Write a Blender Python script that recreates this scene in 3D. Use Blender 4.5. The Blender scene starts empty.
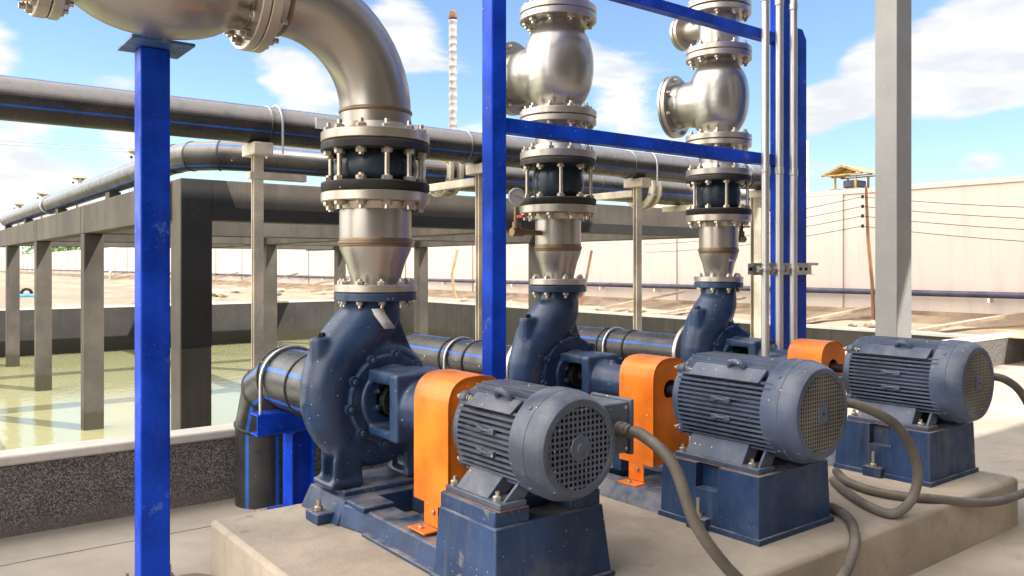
import bpy, bmesh, math, random
from mathutils import Vector, Matrix
random.seed(11)
S = bpy.context.scene
PI = math.pi
R_ = math.radians

# ------------------------------------------------------------------ camera, sky, sun, exposure
YAW = 0.655
cam_d = bpy.data.cameras.new('camera'); cam = bpy.data.objects.new('camera', cam_d)
S.collection.objects.link(cam); S.camera = cam
cam.location = (0, 0, 1.515); cam.rotation_euler = (PI/2, 0, -YAW)
cam_d.sensor_width = 36; cam_d.lens = 28.776; cam_d.shift_y = -22.6/1024
cam_d.clip_start = 0.05; cam_d.clip_end = 6000

SUN = Vector((0.45, -0.80, 1.0)).normalized()
W = bpy.data.worlds.new('World'); S.world = W; W.use_nodes = True
wn = W.node_tree.nodes; wl = W.node_tree.links; wn.clear()
def wnode(t, **k):
    n = wn.new(t)
    for a, v in k.items(): setattr(n, a, v)
    return n
def wmath(op, a, b=None, clamp=False):
    n = wnode('ShaderNodeMath', operation=op, use_clamp=clamp)
    for i, v in enumerate((a, b)):
        if v is None: continue
        if isinstance(v, (int, float)): n.inputs[i].default_value = v
        else: wl.new(v, n.inputs[i])
    return n.outputs[0]
sky = wnode('ShaderNodeTexSky', sky_type='NISHITA', sun_disc=False)
sky.sun_elevation = math.asin(SUN.z); sky.sun_rotation = math.atan2(SUN.x, SUN.y)
sky.air_density = 1.0; sky.dust_density = 0.6; sky.ozone_density = 1.6
tc = wnode('ShaderNodeTexCoord')
sep = wnode('ShaderNodeSeparateXYZ'); wl.new(tc.outputs['Generated'], sep.inputs[0])
zz = wmath('ADD', wmath('MAXIMUM', sep.outputs[2], 0.0), 0.22)
cmb = wnode('ShaderNodeCombineXYZ')
wl.new(wmath('DIVIDE', sep.outputs[0], zz), cmb.inputs[0]); wl.new(wmath('DIVIDE', sep.outputs[1], zz), cmb.inputs[1])
wl.new(wmath('MULTIPLY', sep.outputs[2], 5.0), cmb.inputs[2])
nz = wnode('ShaderNodeTexNoise'); nz.inputs['Scale'].default_value = 1.5; nz.inputs['Detail'].default_value = 10
nz.inputs['Roughness'].default_value = 0.56; nz.inputs['Distortion'].default_value = 0.15
wl.new(cmb.outputs[0], nz.inputs['Vector'])
# cumulus heaps: azimuth from +Y towards +X, elevation, angular size, weight
heaps = [(61, 12.2, 2.9, .34), (66, 12.8, 3.6, .40), (71.5, 11.8, 4, .40), (57.3, 10.3, 1.7, .24), (68, 5.2, 2.2, .22), (55, 4.5, 2.4, .14), (63, 17.5, 2.5, -.12),
         (6, 6.5, 3.6, .26), (13, 6.5, 3.0, .20), (12, 10.4, 2.4, .17), (3, 11.5, 2.5, .16), (22, 13.0, 2.8, .24), (25, 8.0, 3, .18), (29.5, 16.0, 3.0, .28), (33.5, 8.2, 3.2, .26),
         (41, 14, 2.4, .18), (45, 11, 2.8, .20), (47.5, 7, 3.6, .26), (3, 15, 4, .12), (17, 10, 2.6, -.10), (62, 8.2, 1.8, -.16), (70, 8.0, 2.2, -.16)]
bias = None
for az, el, sz, wt in heaps:
    d = Vector((math.sin(R_(az))*math.cos(R_(el)), math.cos(R_(az))*math.cos(R_(el)), math.sin(R_(el))))
    vm = wnode('ShaderNodeVectorMath', operation='DOT_PRODUCT'); vm.inputs[1].default_value = d
    nrm = wnode('ShaderNodeVectorMath', operation='NORMALIZE'); wl.new(tc.outputs['Generated'], nrm.inputs[0])
    wl.new(nrm.outputs[0], vm.inputs[0])
    k = 1.0/(1-math.cos(R_(sz)))
    g = wmath('MULTIPLY', wmath('EXPONENT', wmath('MULTIPLY', wmath('SUBTRACT', vm.outputs['Value'], 1.0), k)), wt)
    bias = g if bias is None else wmath('ADD', bias, g)
dens = wmath('ADD', nz.outputs[0], bias)
cr = wnode('ShaderNodeMapRange', interpolation_type='SMOOTHSTEP')
cr.inputs['From Min'].default_value = 0.625; cr.inputs['From Max'].default_value = 0.735
wl.new(dens, cr.inputs['Value'])
# cloud body: white tops, slightly greyer where thick and low
nz2 = wnode('ShaderNodeTexNoise'); nz2.inputs['Scale'].default_value = 4.5; nz2.inputs['Detail'].default_value = 6
wl.new(cmb.outputs[0], nz2.inputs['Vector'])
ccr = wnode('ShaderNodeMix', data_type='RGBA')
ccr.inputs[6].default_value = (2.95, 3.0, 3.1, 1); ccr.inputs[7].default_value = (3.75, 3.7, 3.6, 1)
cst = wnode('ShaderNodeMapRange', interpolation_type='SMOOTHSTEP'); cst.inputs['From Min'].default_value = .36; cst.inputs['From Max'].default_value = .60
wl.new(nz2.outputs[0], cst.inputs['Value']); wl.new(cst.outputs[0], ccr.inputs[0])
tint = wnode('ShaderNodeMix', data_type='RGBA', blend_type='MULTIPLY'); tint.inputs[0].default_value = 1
tint.inputs[7].default_value = (.66, .72, .78, 1); wl.new(sky.outputs[0], tint.inputs[6])
mx = wnode('ShaderNodeMix', data_type='RGBA')
wl.new(wmath('MULTIPLY', cr.outputs[0], 0.93), mx.inputs[0]); wl.new(tint.outputs[2], mx.inputs[6]); wl.new(ccr.outputs[2], mx.inputs[7])
# added fill light: bright patch in the sky to the left, out of view
vb = wnode('ShaderNodeVectorMath', operation='DOT_PRODUCT'); vb.inputs[1].default_value = Vector((-.80, .33, .50)).normalized()
nb_ = wnode('ShaderNodeVectorMath', operation='NORMALIZE'); wl.new(tc.outputs['Generated'], nb_.inputs[0]); wl.new(nb_.outputs[0], vb.inputs[0])
hz = wnode('ShaderNodeMapRange', interpolation_type='SMOOTHSTEP'); hz.inputs['From Min'].default_value = .42; hz.inputs['From Max'].default_value = .84
wl.new(vb.outputs['Value'], hz.inputs['Value'])
mh = wnode('ShaderNodeMix', data_type='RGBA'); mh.inputs[7].default_value = (17, 16, 14.6, 1)
wl.new(hz.outputs[0], mh.inputs[0]); wl.new(mx.outputs[2], mh.inputs[6])
bg = wnode('ShaderNodeBackground'); bg.inputs[1].default_value = 0.13
wl.new(mh.outputs[2], bg.inputs[0])
wo = wnode('ShaderNodeOutputWorld'); wl.new(bg.outputs[0], wo.inputs[0])

sl = bpy.data.lights.new('sun', 'SUN'); sl.energy = 3.4; sl.angle = R_(0.5); sl.color = (1, .95, .87)
so = bpy.data.objects.new('sun', sl); S.collection.objects.link(so)
so.rotation_euler = SUN.to_track_quat('Z', 'Y').to_euler(); so.location = (0, 0, 20)
S.view_settings.view_transform = 'Standard'; S.view_settings.look = 'None'
S.view_settings.gamma = 1; S.view_settings.use_curve_mapping = False
S.view_settings.exposure = 1.2
S.render.engine = 'CYCLES'
try:
    S.cycles.max_bounces = 8; S.cycles.diffuse_bounces = 5; S.cycles.use_denoising = True
except Exception: pass

# ------------------------------------------------------------------ materials
def newmat(name):
    m = bpy.data.materials.new(name); m.use_nodes = True
    nt = m.node_tree; nt.nodes.clear()
    out = nt.nodes.new('ShaderNodeOutputMaterial'); b = nt.nodes.new('ShaderNodeBsdfPrincipled')
    nt.links.new(b.outputs[0], out.inputs[0])
    return m, nt, b
class NT:
    def __init__(s, nt): s.n = nt.nodes; s.l = nt.links; s.pos = s.n.new('ShaderNodeNewGeometry')
    def put(s, v, sock):
        if isinstance(v, (int, float)): sock.default_value = v
        elif isinstance(v, tuple): sock.default_value = v if len(v) == 4 else v+(1,)
        else: s.l.new(v, sock)
    def noise(s, scale, detail=4, rough=.55, stretch=None, dist=0):
        t = s.n.new('ShaderNodeTexNoise'); t.inputs['Scale'].default_value = scale
        t.inputs['Detail'].default_value = detail; t.inputs['Roughness'].default_value = rough; t.inputs['Distortion'].default_value = dist
        v = s.pos.outputs['Position']
        if stretch:
            mp = s.n.new('ShaderNodeMapping'); mp.inputs['Scale'].default_value = stretch; s.l.new(v, mp.inputs[0]); v = mp.outputs[0]
        s.l.new(v, t.inputs['Vector']); return t.outputs[0]
    def rng(s, v, a, b, c=0., d=1.):
        m = s.n.new('ShaderNodeMapRange'); m.interpolation_type = 'SMOOTHSTEP'; s.put(v, m.inputs['Value'])
        for k, x in zip(('From Min', 'From Max', 'To Min', 'To Max'), (a, b, c, d)): m.inputs[k].default_value = x
        return m.outputs[0]
    def mix(s, f, a, b, mode='MIX'):
        m = s.n.new('ShaderNodeMix'); m.data_type = 'RGBA'; m.blend_type = mode
        s.put(f, m.inputs[0]); s.put(a, m.inputs[6]); s.put(b, m.inputs[7]); return m.outputs[2]
    def math(s, op, a, b=None):
        m = s.n.new('ShaderNodeMath'); m.operation = op; s.put(a, m.inputs[0])
        if b is not None: s.put(b, m.inputs[1])
        return m.outputs[0]
    def bump(s, h, strength, dist=.01):
        b = s.n.new('ShaderNodeBump'); b.inputs['Strength'].default_value = strength; b.inputs['Distance'].default_value = dist
        s.put(h, b.inputs['Height']); return b.outputs[0]
    def up(s):
        x = s.n.new('ShaderNodeSeparateXYZ'); s.l.new(s.pos.outputs['True Normal'], x.inputs[0]); return x.outputs[2]
    def xyz(s):
        x = s.n.new('ShaderNodeSeparateXYZ'); s.l.new(s.pos.outputs['Position'], x.inputs[0]); return x.outputs
    def specks(s, scale, size, keep):
        v = s.n.new('ShaderNodeTexVoronoi'); v.inputs['Scale'].default_value = scale; s.l.new(s.pos.outputs['Position'], v.inputs['Vector'])
        c = s.n.new('ShaderNodeSeparateColor'); s.l.new(v.outputs['Color'], c.inputs[0])
        sz = s.math('MULTIPLY', c.outputs[1], size)
        return s.math('MULTIPLY', s.math('LESS_THAN', v.outputs['Distance'], sz), s.math('GREATER_THAN', c.outputs[0], keep))

def paint(name, col, rough=.42, dust=.5, dustcol=(.42, .36, .29), speck=.86, spscale=34, metal=0., wear=.0, wearcol=(.25, .22, .2), coat=0., up0=.15, up1=1.0, spec=.35, spsize=.17, edge=0., edgecol=(.30, .29, .28), streak=0., dn=(.30, .70), var=.72):
    m, nt, b = newmat(name); t = NT(nt)
    n1 = t.noise(3.2, 5); n2 = t.noise(38, 4, .65)
    dark = tuple(c*var for c in col); lite = tuple(min(1, c*(1+(1-var)*.9)+.006*(1-var)/.28) for c in col)
    c = t.mix(t.rng(n1, .35, .68), dark, lite)
    c = t.mix(t.math('MULTIPLY', t.rng(n2, .45, .75), .22), c, tuple(min(1, x*1.5+.02) for x in col))
    if dust:
        f = t.math('MULTIPLY', t.rng(t.up(), up0, up1), t.rng(t.noise(7, 6, .65), *dn))
        f = t.math('ADD', t.math('MULTIPLY', f, dust), t.math('MULTIPLY', t.rng(t.noise(2.1, 6, .7), .52, .8), dust*.35))
        c = t.mix(f, c, dustcol)
    if streak:
        c = t.mix(t.math('MULTIPLY', t.rng(t.noise(6, 6, .65, stretch=(2.4, 2.4, .16)), .50, .72), streak), c, tuple(x*.6+y*.25 for x, y in zip(col, dustcol)))
    if edge:
        bv = nt.nodes.new('ShaderNodeBevel'); bv.samples = 4; bv.inputs['Radius'].default_value = .006
        dp = nt.nodes.new('ShaderNodeVectorMath'); dp.operation = 'DOT_PRODUCT'
        nt.links.new(bv.outputs[0], dp.inputs[0]); nt.links.new(t.pos.outputs['Normal'], dp.inputs[1])
        em = t.math('MULTIPLY', t.rng(dp.outputs['Value'], .80, .975, 1, 0), t.rng(t.noise(14, 6, .7), .36, .62))
        c = t.mix(t.math('MULTIPLY', em, edge), c, edgecol)
    if wear:
        c = t.mix(t.math('MULTIPLY', t.rng(t.noise(5.5, 8, .75), .60, .66), wear), c, wearcol)
    if speck < 1:
        c = t.mix(t.math('MULTIPLY', t.specks(spscale, spsize, speck), .85), c, (.62, .62, .6))
    t.put(c, b.inputs['Base Color']); b.inputs['Metallic'].default_value = metal
    t.put(t.rng(t.noise(9, 5), .3, .75, rough-.08, rough+.16), b.inputs['Roughness'])
    b.inputs['Coat Weight'].default_value = coat; b.inputs['Specular IOR Level'].default_value = spec
    t.put(t.bump(t.noise(120, 3), .08, .004), b.inputs['Normal'])
    return m
def steel(name, col=(.56, .53, .49), rough=.33, warm=.5, spots=.4):
    m, nt, b = newmat(name); t = NT(nt)
    c = t.mix(t.rng(t.noise(2.3, 5, .55), .32, .7), tuple(x*.88 for x in col), col)
    c = t.mix(t.math('MULTIPLY', t.rng(t.noise(2.6, 4, .55), .46, .80), warm), c, tuple(x*y for x, y in zip(col, (.92, .80, .64))))
    c = t.mix(t.math('MULTIPLY', t.rng(t.noise(16, 6, .7, stretch=(1.6, 1.6, .35)), .60, .78), .22), c, tuple(x*.55 for x in col))
    c = t.mix(t.math('MULTIPLY', t.specks(21, .08, .93), spots), c, (.12, .10, .08))
    t.put(c, b.inputs['Base Color']); b.inputs['Metallic'].default_value = .80
    t.put(t.rng(t.noise(6, 4, .55), .3, .75, rough-.025, rough+.06), b.inputs['Roughness'])
    t.put(t.bump(t.noise(150, 3), .03, .002), b.inputs['Normal'])
    return m
def concrete(name, col, var=.25, rough=.85, scale=1.6, streak=0., bump=.25, grain=55, stain=(.12, .1, .08), stainamt=.35, tide=None, grit=0.):
    m, nt, b = newmat(name); t = NT(nt)
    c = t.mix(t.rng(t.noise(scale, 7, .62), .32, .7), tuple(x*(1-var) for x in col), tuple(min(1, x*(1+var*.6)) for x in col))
    c = t.mix(t.math('MULTIPLY', t.rng(t.noise(scale*3.1, 8, .72, dist=.4), .55, .72), stainamt), c, stain)
    c = t.mix(t.math('MULTIPLY', t.rng(t.noise(grain, 3, .7), .5, .75), .25), c, tuple(x*.55 for x in col))
    if streak:
        c = t.mix(t.math('MULTIPLY', t.rng(t.noise(2.6, 5, .6, stretch=(2.2, 2.2, .22)), .48, .68), streak), c, tuple(x*.5 for x in col))
    if tide is not None:
        zt = t.math('ADD', t.xyz()[2], t.math('MULTIPLY', t.math('SUBTRACT', t.noise(4, 5, .65), .5), .22))
        c = t.mix(t.math('MULTIPLY', t.rng(zt, tide, tide+.10, 1, 0), .85), c, (.040, .036, .018))
    if grit:
        c = t.mix(t.math('MULTIPLY', t.specks(60, .15, .78), grit), c, tuple(x*.4 for x in col))
        c = t.mix(t.math('MULTIPLY', t.specks(9, .22, .80), grit*.6), c, tuple(x*.38 for x in col))
        c = t.mix(t.math('MULTIPLY', t.rng(t.noise(1.1, 5, .6), .54, .66), grit*.55), c, tuple(x*.55 for x in col))
        c = t.mix(t.math('MULTIPLY', t.rng(t.noise(1.9, 9, .8, dist=1.3), .595, .618), grit*.55), c, tuple(x*.5 for x in col))
    t.put(c, b.inputs['Base Color']); b.inputs['Roughness'].default_value = rough
    t.put(t.bump(t.noise(grain*.8, 5, .7), bump, .012), b.inputs['Normal'])
    return m

M = {}
M['pump'] = paint('pump_blue_paint', (.014, .040, .105), .34, dust=.26, dustcol=(.26, .26, .28), speck=.55, spscale=42, spsize=.14, spec=.5, edge=.35, edgecol=(.13, .16, .22), streak=.25)
M['base'] = paint('base_blue_paint', (.014, .041, .115), .46, dust=.72, dustcol=(.36, .32, .27), speck=.60, spscale=46, spsize=.12, wear=.6, wearcol=(.24, .20, .16), edge=.6, edgecol=(.22, .22, .24), streak=.4)
M['motor'] = paint('motor_grey_blue_paint', (.058, .074, .118), .40, dust=.55, dustcol=(.29, .28, .28), speck=.7, spscale=40, spec=.5, edge=.5, edgecol=(.20, .21, .24), streak=.3)
M['motor_b'] = paint('motor_blue_paint', (.050, .073, .132), .40, dust=.5, dustcol=(.28, .27, .28), speck=.7, spscale=40, spec=.5, edge=.5, edgecol=(.18, .20, .25), streak=.3)
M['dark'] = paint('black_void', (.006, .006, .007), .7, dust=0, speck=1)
M['mesh_tan'] = paint('dusty_mesh', (.175, .16, .14), .6, dust=0, speck=1)
M['orange'] = paint('orange_paint', (.86, .185, .008), .38, dust=.22, dustcol=(.6, .45, .3), speck=.95, coat=.1, edge=.5, edgecol=(.55, .25, .10), streak=.0)
M['blue'] = paint('bright_blue_paint', (.001, .052, .54), .40, dust=.05, speck=.45, spscale=30, spsize=.10, wear=.3, wearcol=(.25, .36, .50), spec=.15, edge=.45, edgecol=(.10, .22, .55), streak=.12)
M['blue_edge'] = paint('scuffed_blue_plate', (.05, .12, .30), .4, dust=.3, speck=1, wear=.6, wearcol=(.4, .42, .42))
M['steel'] = steel('stainless_steel', (.45, .425, .395), .32, .55, .3)
M['cast'] = steel('cast_steel_valve', (.45, .435, .41), .31, .3, .3)
M['flange'] = steel('flange_steel', (.54, .49, .43), .36, .6)
M['weld'] = steel('weld_heat_tint', (.26, .19, .13), .45, .9)
M['bolt'] = steel('zinc_bolt', (.56, .51, .43), .34, .5)
M['galv'] = steel('galvanised_conduit', (.60, .60, .60), .40, .2)
M['rubber'] = paint('rubber_bellows', (.012, .024, .040), .30, dust=.12, speck=.93)
M['blackring'] = paint('black_ring', (.014, .013, .013), .55, dust=.22, speck=.93)
M['hdpe'] = paint('black_pe_pipe', (.034, .030, .028), .28, dust=1.0, dustcol=(.50, .46, .41), speck=.9, spscale=14, up0=-.05, up1=.36, spec=.5, dn=(.05, .50))  # dust on the upper half, paled to paint in the sky glare too
M['hdpe_sun'] = paint('sunlit_pe_pipe', (.034, .030, .028), .34, dust=.9, dustcol=(.20, .18, .155), speck=.9, spscale=14, up0=-.05, up1=.5, spec=.4, dn=(.05, .5))  # sunlit copy of hdpe, its dust darkened to offset the full sun
M['hdpe_dark'] = paint('clean_black_pe_pipe', (.030, .028, .028), .30, dust=.14, dustcol=(.30, .28, .26), speck=.8, spscale=24, spec=.5)
M['stripe'] = paint('blue_pipe_stripe', (.012, .12, .50), .35, dust=.10, speck=1)
M['cream'] = paint('cream_paint', (.58, .51, .40), .5, dust=.2, speck=.96)
M['cable'] = paint('grey_flexible_conduit', (.115, .10, .088), .5, dust=.35, speck=.94)
M['grey_col'] = paint('grey_column_paint', (.31, .305, .30), .5, dust=.0, speck=1, var=.95)
M['roof'] = paint('white_roof_sheet', (.7, .7, .68), .5, dust=0, speck=1)
M['red'] = paint('red_handle', (.5, .03, .02), .4, dust=0, speck=1)
M['mast'] = paint('weathered_mast', (.36, .345, .32), .6, dust=.1, speck=1, streak=.3)
M['tag'] = paint('grey_tape', (.62, .62, .62), .6, dust=0, speck=1)
M['white'] = paint('white_paint', (.76, .74, .70), .55, dust=.1, speck=1)
M['wood'] = paint('weathered_wood', (.40, .29, .17), .75, dust=.2, speck=1)
M['rustpole'] = paint('rusty_pole', (.24, .12, .07), .8, dust=.2, speck=1)
M['yellowwood'] = paint('new_timber', (.42, .28, .11), .7, dust=.1, speck=1)
M['navy_pipe'] = paint('navy_wall_pipe', (.045, .045, .085), .4, dust=.25, speck=1)
M['tarp'] = paint('yellow_tarp', (.62, .38, .06), .6, dust=.3, speck=1)
M['bright_blue'] = paint('light_blue_plastic', (.08, .35, .65), .5, dust=.1, speck=1)
M['plinth'] = concrete('plinth_concrete', (.45, .38, .30), .24, .85, 1.7, stainamt=.38, grain=70, stain=(.17, .14, .11), grit=.6)
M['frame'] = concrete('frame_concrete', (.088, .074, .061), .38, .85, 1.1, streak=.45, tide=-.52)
M['tar'] = concrete('painted_shade_concrete', (.016, .0145, .0135), .3, .7, 3, stainamt=.1, bump=.3)  # near-black tone that paints shade onto the concrete frame
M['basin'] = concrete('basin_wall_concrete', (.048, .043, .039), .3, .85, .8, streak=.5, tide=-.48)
M['coping'] = concrete('pale_coping', (.66, .61, .53), .14, .85, 2.0, stainamt=.15)
M['wallpaint'] = concrete('cream_wall_paint', (.61, .535, .485), .06, .8, .35, streak=.16, bump=.05, stain=(.5, .36, .26), stainamt=.16)
M['earth'] = concrete('brown_earth', (.36, .265, .185), .35, .95, 1.5, bump=.7, grain=14, stain=(.2, .14, .09))
M['stone'] = concrete('rubble_stone', (.48, .38, .28), .3, .9, 3, bump=.6)

def pebble():
    m, nt, b = newmat('pebble_dash'); t = NT(nt)
    v = t.n.new('ShaderNodeTexVoronoi'); v.inputs['Scale'].default_value = 170; t.l.new(t.pos.outputs['Position'], v.inputs['Vector'])
    s_ = t.n.new('ShaderNodeSeparateColor'); t.l.new(v.outputs['Color'], s_.inputs[0])
    c = t.mix(t.rng(s_.outputs[0], .25, 1.0), (.075, .067, .061), (.33, .30, .265))
    c = t.mix(t.math('MULTIPLY', t.math('GREATER_THAN', s_.outputs[1], .91), .7), c, (.55, .52, .48))
    c = t.mix(t.math('MULTIPLY', t.rng(t.noise(1.6, 7, .7, stretch=(1, 1, .5)), .46, .70), .55), c, (.095, .084, .075))
    c = t.mix(t.math('MULTIPLY', t.rng(t.math('ADD', t.xyz()[2], t.math('MULTIPLY', t.noise(5, 5), .16)), .10, .20, 1, 0), .6), c, (.24, .20, .16))
    t.put(c, b.inputs['Base Color']); b.inputs['Roughness'].default_value = .75
    t.put(t.bump(v.outputs['Distance'], .9, .01), b.inputs['Normal']); return m
M['pebble'] = pebble()
def ground_mat():
    m, nt, b = newmat('yard_concrete'); t = NT(nt)
    c = t.mix(t.rng(t.noise(.9, 7, .62), .34, .7), (.35, .30, .24), (.48, .415, .335))
    c = t.mix(t.math('MULTIPLY', t.rng(t.noise(3.5, 8, .72, dist=.5), .56, .74), .35), c, (.22, .17, .12))
    c = t.mix(t.math('MULTIPLY', t.rng(t.noise(1.6, 6, .7), .55, .75), .5), c, (.50, .36, .22))
    g_ = t.specks(70, .13, .80); c = t.mix(t.math('MULTIPLY', g_, .7), c, (.13, .105, .085))
    c = t.mix(t.math('MULTIPLY', t.rng(t.noise(1.3, 9, .8, dist=1.2), .60, .63), .45), c, (.24, .20, .16))
    y = t.xyz()[1]
    off = t.math('ADD', y, t.math('MULTIPLY', t.math('SUBTRACT', t.noise(2.2, 6, .7), .5), .05))
    d = t.math('ABSOLUTE', t.math('SUBTRACT', off, 4.84))
    c = t.mix(t.rng(d, .004, .011, .9, 0), c, (.05, .042, .035))
    t.put(c, b.inputs['Base Color']); b.inputs['Roughness'].default_value = .82
    t.put(t.bump(t.noise(60, 5, .7), .22, .01), b.inputs['Normal']); return m
M['ground'] = ground_mat()
def sand_mat():
    m, nt, b = newmat('sand'); t = NT(nt)
    c = t.mix(t.rng(t.noise(.6, 8, .68), .35, .68), (.24, .185, .125), (.35, .285, .205))
    c = t.mix(t.math('MULTIPLY', t.rng(t.noise(2.2, 8, .75), .56, .7), .6), c, (.30, .21, .13))
    t.put(c, b.inputs['Base Color']); b.inputs['Roughness'].default_value = .95
    t.put(t.bump(t.noise(4, 8, .7), .7, .08), b.inputs['Normal']); return m
M['sand'] = sand_mat()
def water_mat():
    m, nt, b = newmat('green_water'); t = NT(nt)
    t.put((.29, .28, .145), b.inputs['Base Color']); b.inputs['Roughness'].default_value = .10; b.inputs['IOR'].default_value = 1.33; b.inputs['Specular IOR Level'].default_value = .38
    h = t.math('ADD', t.noise(9, 3, .5, stretch=(1, .6, 1)), t.math('MULTIPLY', t.noise(2.2, 2), 1.2))
    t.put(t.bump(h, .11, .03), b.inputs['Normal']); return m
M['water'] = water_mat()
def leaf_mat(n, a, bcol):
    m, nt, b = newmat(n); t = NT(nt)
    t.put(t.mix(t.rng(t.noise(9, 3), .35, .65), a, bcol), b.inputs['Base Color']); b.inputs['Roughness'].default_value = .6; return m
M['leaf'] = leaf_mat('green_leaf', (.035, .09, .015), (.11, .19, .03))
def dial_mat():
    m, nt, b = newmat('gauge_dial'); b.inputs['Base Color'].default_value = (.33, .33, .32, 1); b.inputs['Roughness'].default_value = .2; return m
M['dial'] = dial_mat()

# ------------------------------------------------------------------ mesh helpers (everything is authored in world coordinates)
def frame_of(axis):
    a = Vector(axis).normalized(); h = Vector((0, 0, 1)) if abs(a.z) < .9 else Vector((1, 0, 0))
    u = h.cross(a).normalized(); v = a.cross(u).normalized(); return u, v, a
def wloc(o):
    p = Vector((0, 0, 0))
    while o is not None: p += o.location; o = o.parent
    return p
class MB:
    def __init__(s): s.b = bmesh.new(); s.mi = 0
    def face(s, vs, mi=None):
        try: f = s.b.faces.new(vs)
        except ValueError: return None
        f.material_index = s.mi if mi is None else mi; return f
    def box(s, x0, x1, y0, y1, z0, z1, taper=None):
        t = taper or (0, 0, 0, 0)   # top inset: x0, x1, y0, y1
        P = [(x0, y0, z0), (x1, y0, z0), (x1, y1, z0), (x0, y1, z0), (x0+t[0], y0+t[2], z1), (x1-t[1], y0+t[2], z1), (x1-t[1], y1-t[3], z1), (x0+t[0], y1-t[3], z1)]
        v = [s.b.verts.new(p) for p in P]
        for q in ((3, 2, 1, 0), (4, 5, 6, 7), (0, 1, 5, 4), (1, 2, 6, 5), (2, 3, 7, 6), (3, 0, 4, 7)): s.face([v[i] for i in q])
        return s
    def bar(s, p0, p1, w, h, up=(0, 0, 1)):
        p0, p1 = Vector(p0), Vector(p1); a = (p1-p0).normalized(); u = Vector(up)
        if abs(a.dot(u)) > .95: u = Vector((1, 0, 0))
        x = a.cross(u).normalized(); z = x.cross(a).normalized(); v = []
        for p in (p0, p1):
            for i, j in ((-1, -1), (1, -1), (1, 1), (-1, 1)): v.append(s.b.verts.new(p+x*(w/2*i)+z*(h/2*j)))
        for q in ((0, 1, 2, 3), (7, 6, 5, 4), (0, 4, 5, 1), (1, 5, 6, 2), (2, 6, 7, 3), (3, 7, 4, 0)): s.face([v[i] for i in q])
        return s
    def prism(s, poly, f0, f1):   # poly: list of 2-D points; f0/f1 map a 2-D point to a 3-D point
        a = [s.b.verts.new(f0(*p)) for p in poly]; b = [s.b.verts.new(f1(*p)) for p in poly]; n = len(poly)
        s.face(a[::-1]); s.face(b)
        for i in range(n): s.face([a[i], a[(i+1) % n], b[(i+1) % n], b[i]])
        return s
    def lathe(s, prof, org, axis, seg=40, a0=0., a1=2*PI):   # prof: (radius, distance along axis)
        u, v, a = frame_of(axis); org = Vector(org); rings = []; full = abs(a1-a0-2*PI) < 1e-6
        for r, d in prof:
            if r < 1e-5: rings.append([s.b.verts.new(org+a*d)]); continue
            rings.append([s.b.verts.new(org+a*d+(u*math.cos(t)+v*math.sin(t))*r) for t in [a0+(a1-a0)*i/seg for i in range(seg if full else seg+1)]])
        n = seg if full else seg+1
        for A, B in zip(rings, rings[1:]):
            for i in range(n if full else n-1):
                j = (i+1) % n
                if len(A) == 1 and len(B) == 1: break
                if len(A) == 1: s.face([A[0], B[j], B[i]])
                elif len(B) == 1: s.face([A[i], A[j], B[0]])
                else: s.face([A[i], A[j], B[j], B[i]])
        return s
    def cyl(s, p0, p1, r0, r1=None, seg=24):
        p0, p1 = Vector(p0), Vector(p1); L = (p1-p0).length; r1 = r0 if r1 is None else r1
        return s.lathe([(0, 0), (r0, 0), (r1, L), (0, L)], p0, p1-p0, seg)
    def ring(s, org, axis, d0, d1, ro, ri, seg=48):
        c = min(.004, abs(d1-d0)*.2)
        return s.lathe([(ri, d0), (ro-c, d0), (ro, d0+c), (ro, d1-c), (ro-c, d1), (ri, d1), (ri, d0)], org, axis, seg)
    def tube(s, pts, rad, seg=20, caps=True, stripes=None, squash=1.0, up=None):
        pts = [Vector(p) for p in pts]; n = len(pts)
        rad = [rad]*n if isinstance(rad, (int, float)) else rad
        T = [(pts[min(i+1, n-1)]-pts[max(i-1, 0)]).normalized() for i in range(n)]
        u, v, _ = frame_of(T[0])
        if up: v = (Vector(up)-T[0]*T[0].dot(Vector(up))).normalized(); u = v.cross(T[0])
        rings = []
        for i in range(n):
            if i:
                q = T[i-1].rotation_difference(T[i]); u = q @ u; v = q @ v
            rings.append([s.b.verts.new(pts[i]+(u*math.cos(2*PI*k/seg)*squash+v*math.sin(2*PI*k/seg))*rad[i]) for k in range(seg)])
        for A, B in zip(rings, rings[1:]):
            for k in range(seg):
                s.face([A[k], A[(k+1) % seg], B[(k+1) % seg], B[k]], 1 if stripes and k in stripes else None)
        if caps: s.face(rings[0][::-1]); s.face(rings[-1])
        return s
    def sphere(s, c, r, seg=16, sc=(1, 1, 1), jit=0):
        g = bmesh.ops.create_icosphere(s.b, subdivisions=2, radius=1)
        for w in g['verts']:
            k = 1+random.uniform(-jit, jit); w.co = Vector((w.co.x*sc[0]*r*k+c[0], w.co.y*sc[1]*r*k+c[1], w.co.z*sc[2]*r*k+c[2]))
        return s
    def build(s, name, mat, parent=None, bevel=0, sharp=38, origin=None, subs=0):
        bm = s.b; bmesh.ops.remove_doubles(bm, verts=bm.verts, dist=1e-5); bmesh.ops.recalc_face_normals(bm, faces=bm.faces)
        if parent is not None: base = wloc(parent)
        elif origin is not None: base = Vector(origin)
        else:
            xs = [v.co for v in bm.verts]
            base = Vector(((min(c.x for c in xs)+max(c.x for c in xs))/2, (min(c.y for c in xs)+max(c.y for c in xs))/2, min(c.z for c in xs)))
        for v in bm.verts: v.co -= base
        lim = R_(sharp)
        for f in bm.faces: f.smooth = True
        for e in bm.edges:
            e.smooth = not (len(e.link_faces) == 2 and e.calc_face_angle(0) > lim)
        me = bpy.data.meshes.new(name); bm.to_mesh(me); bm.free()
        o = bpy.data.objects.new(name, me); S.collection.objects.link(o)
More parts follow.
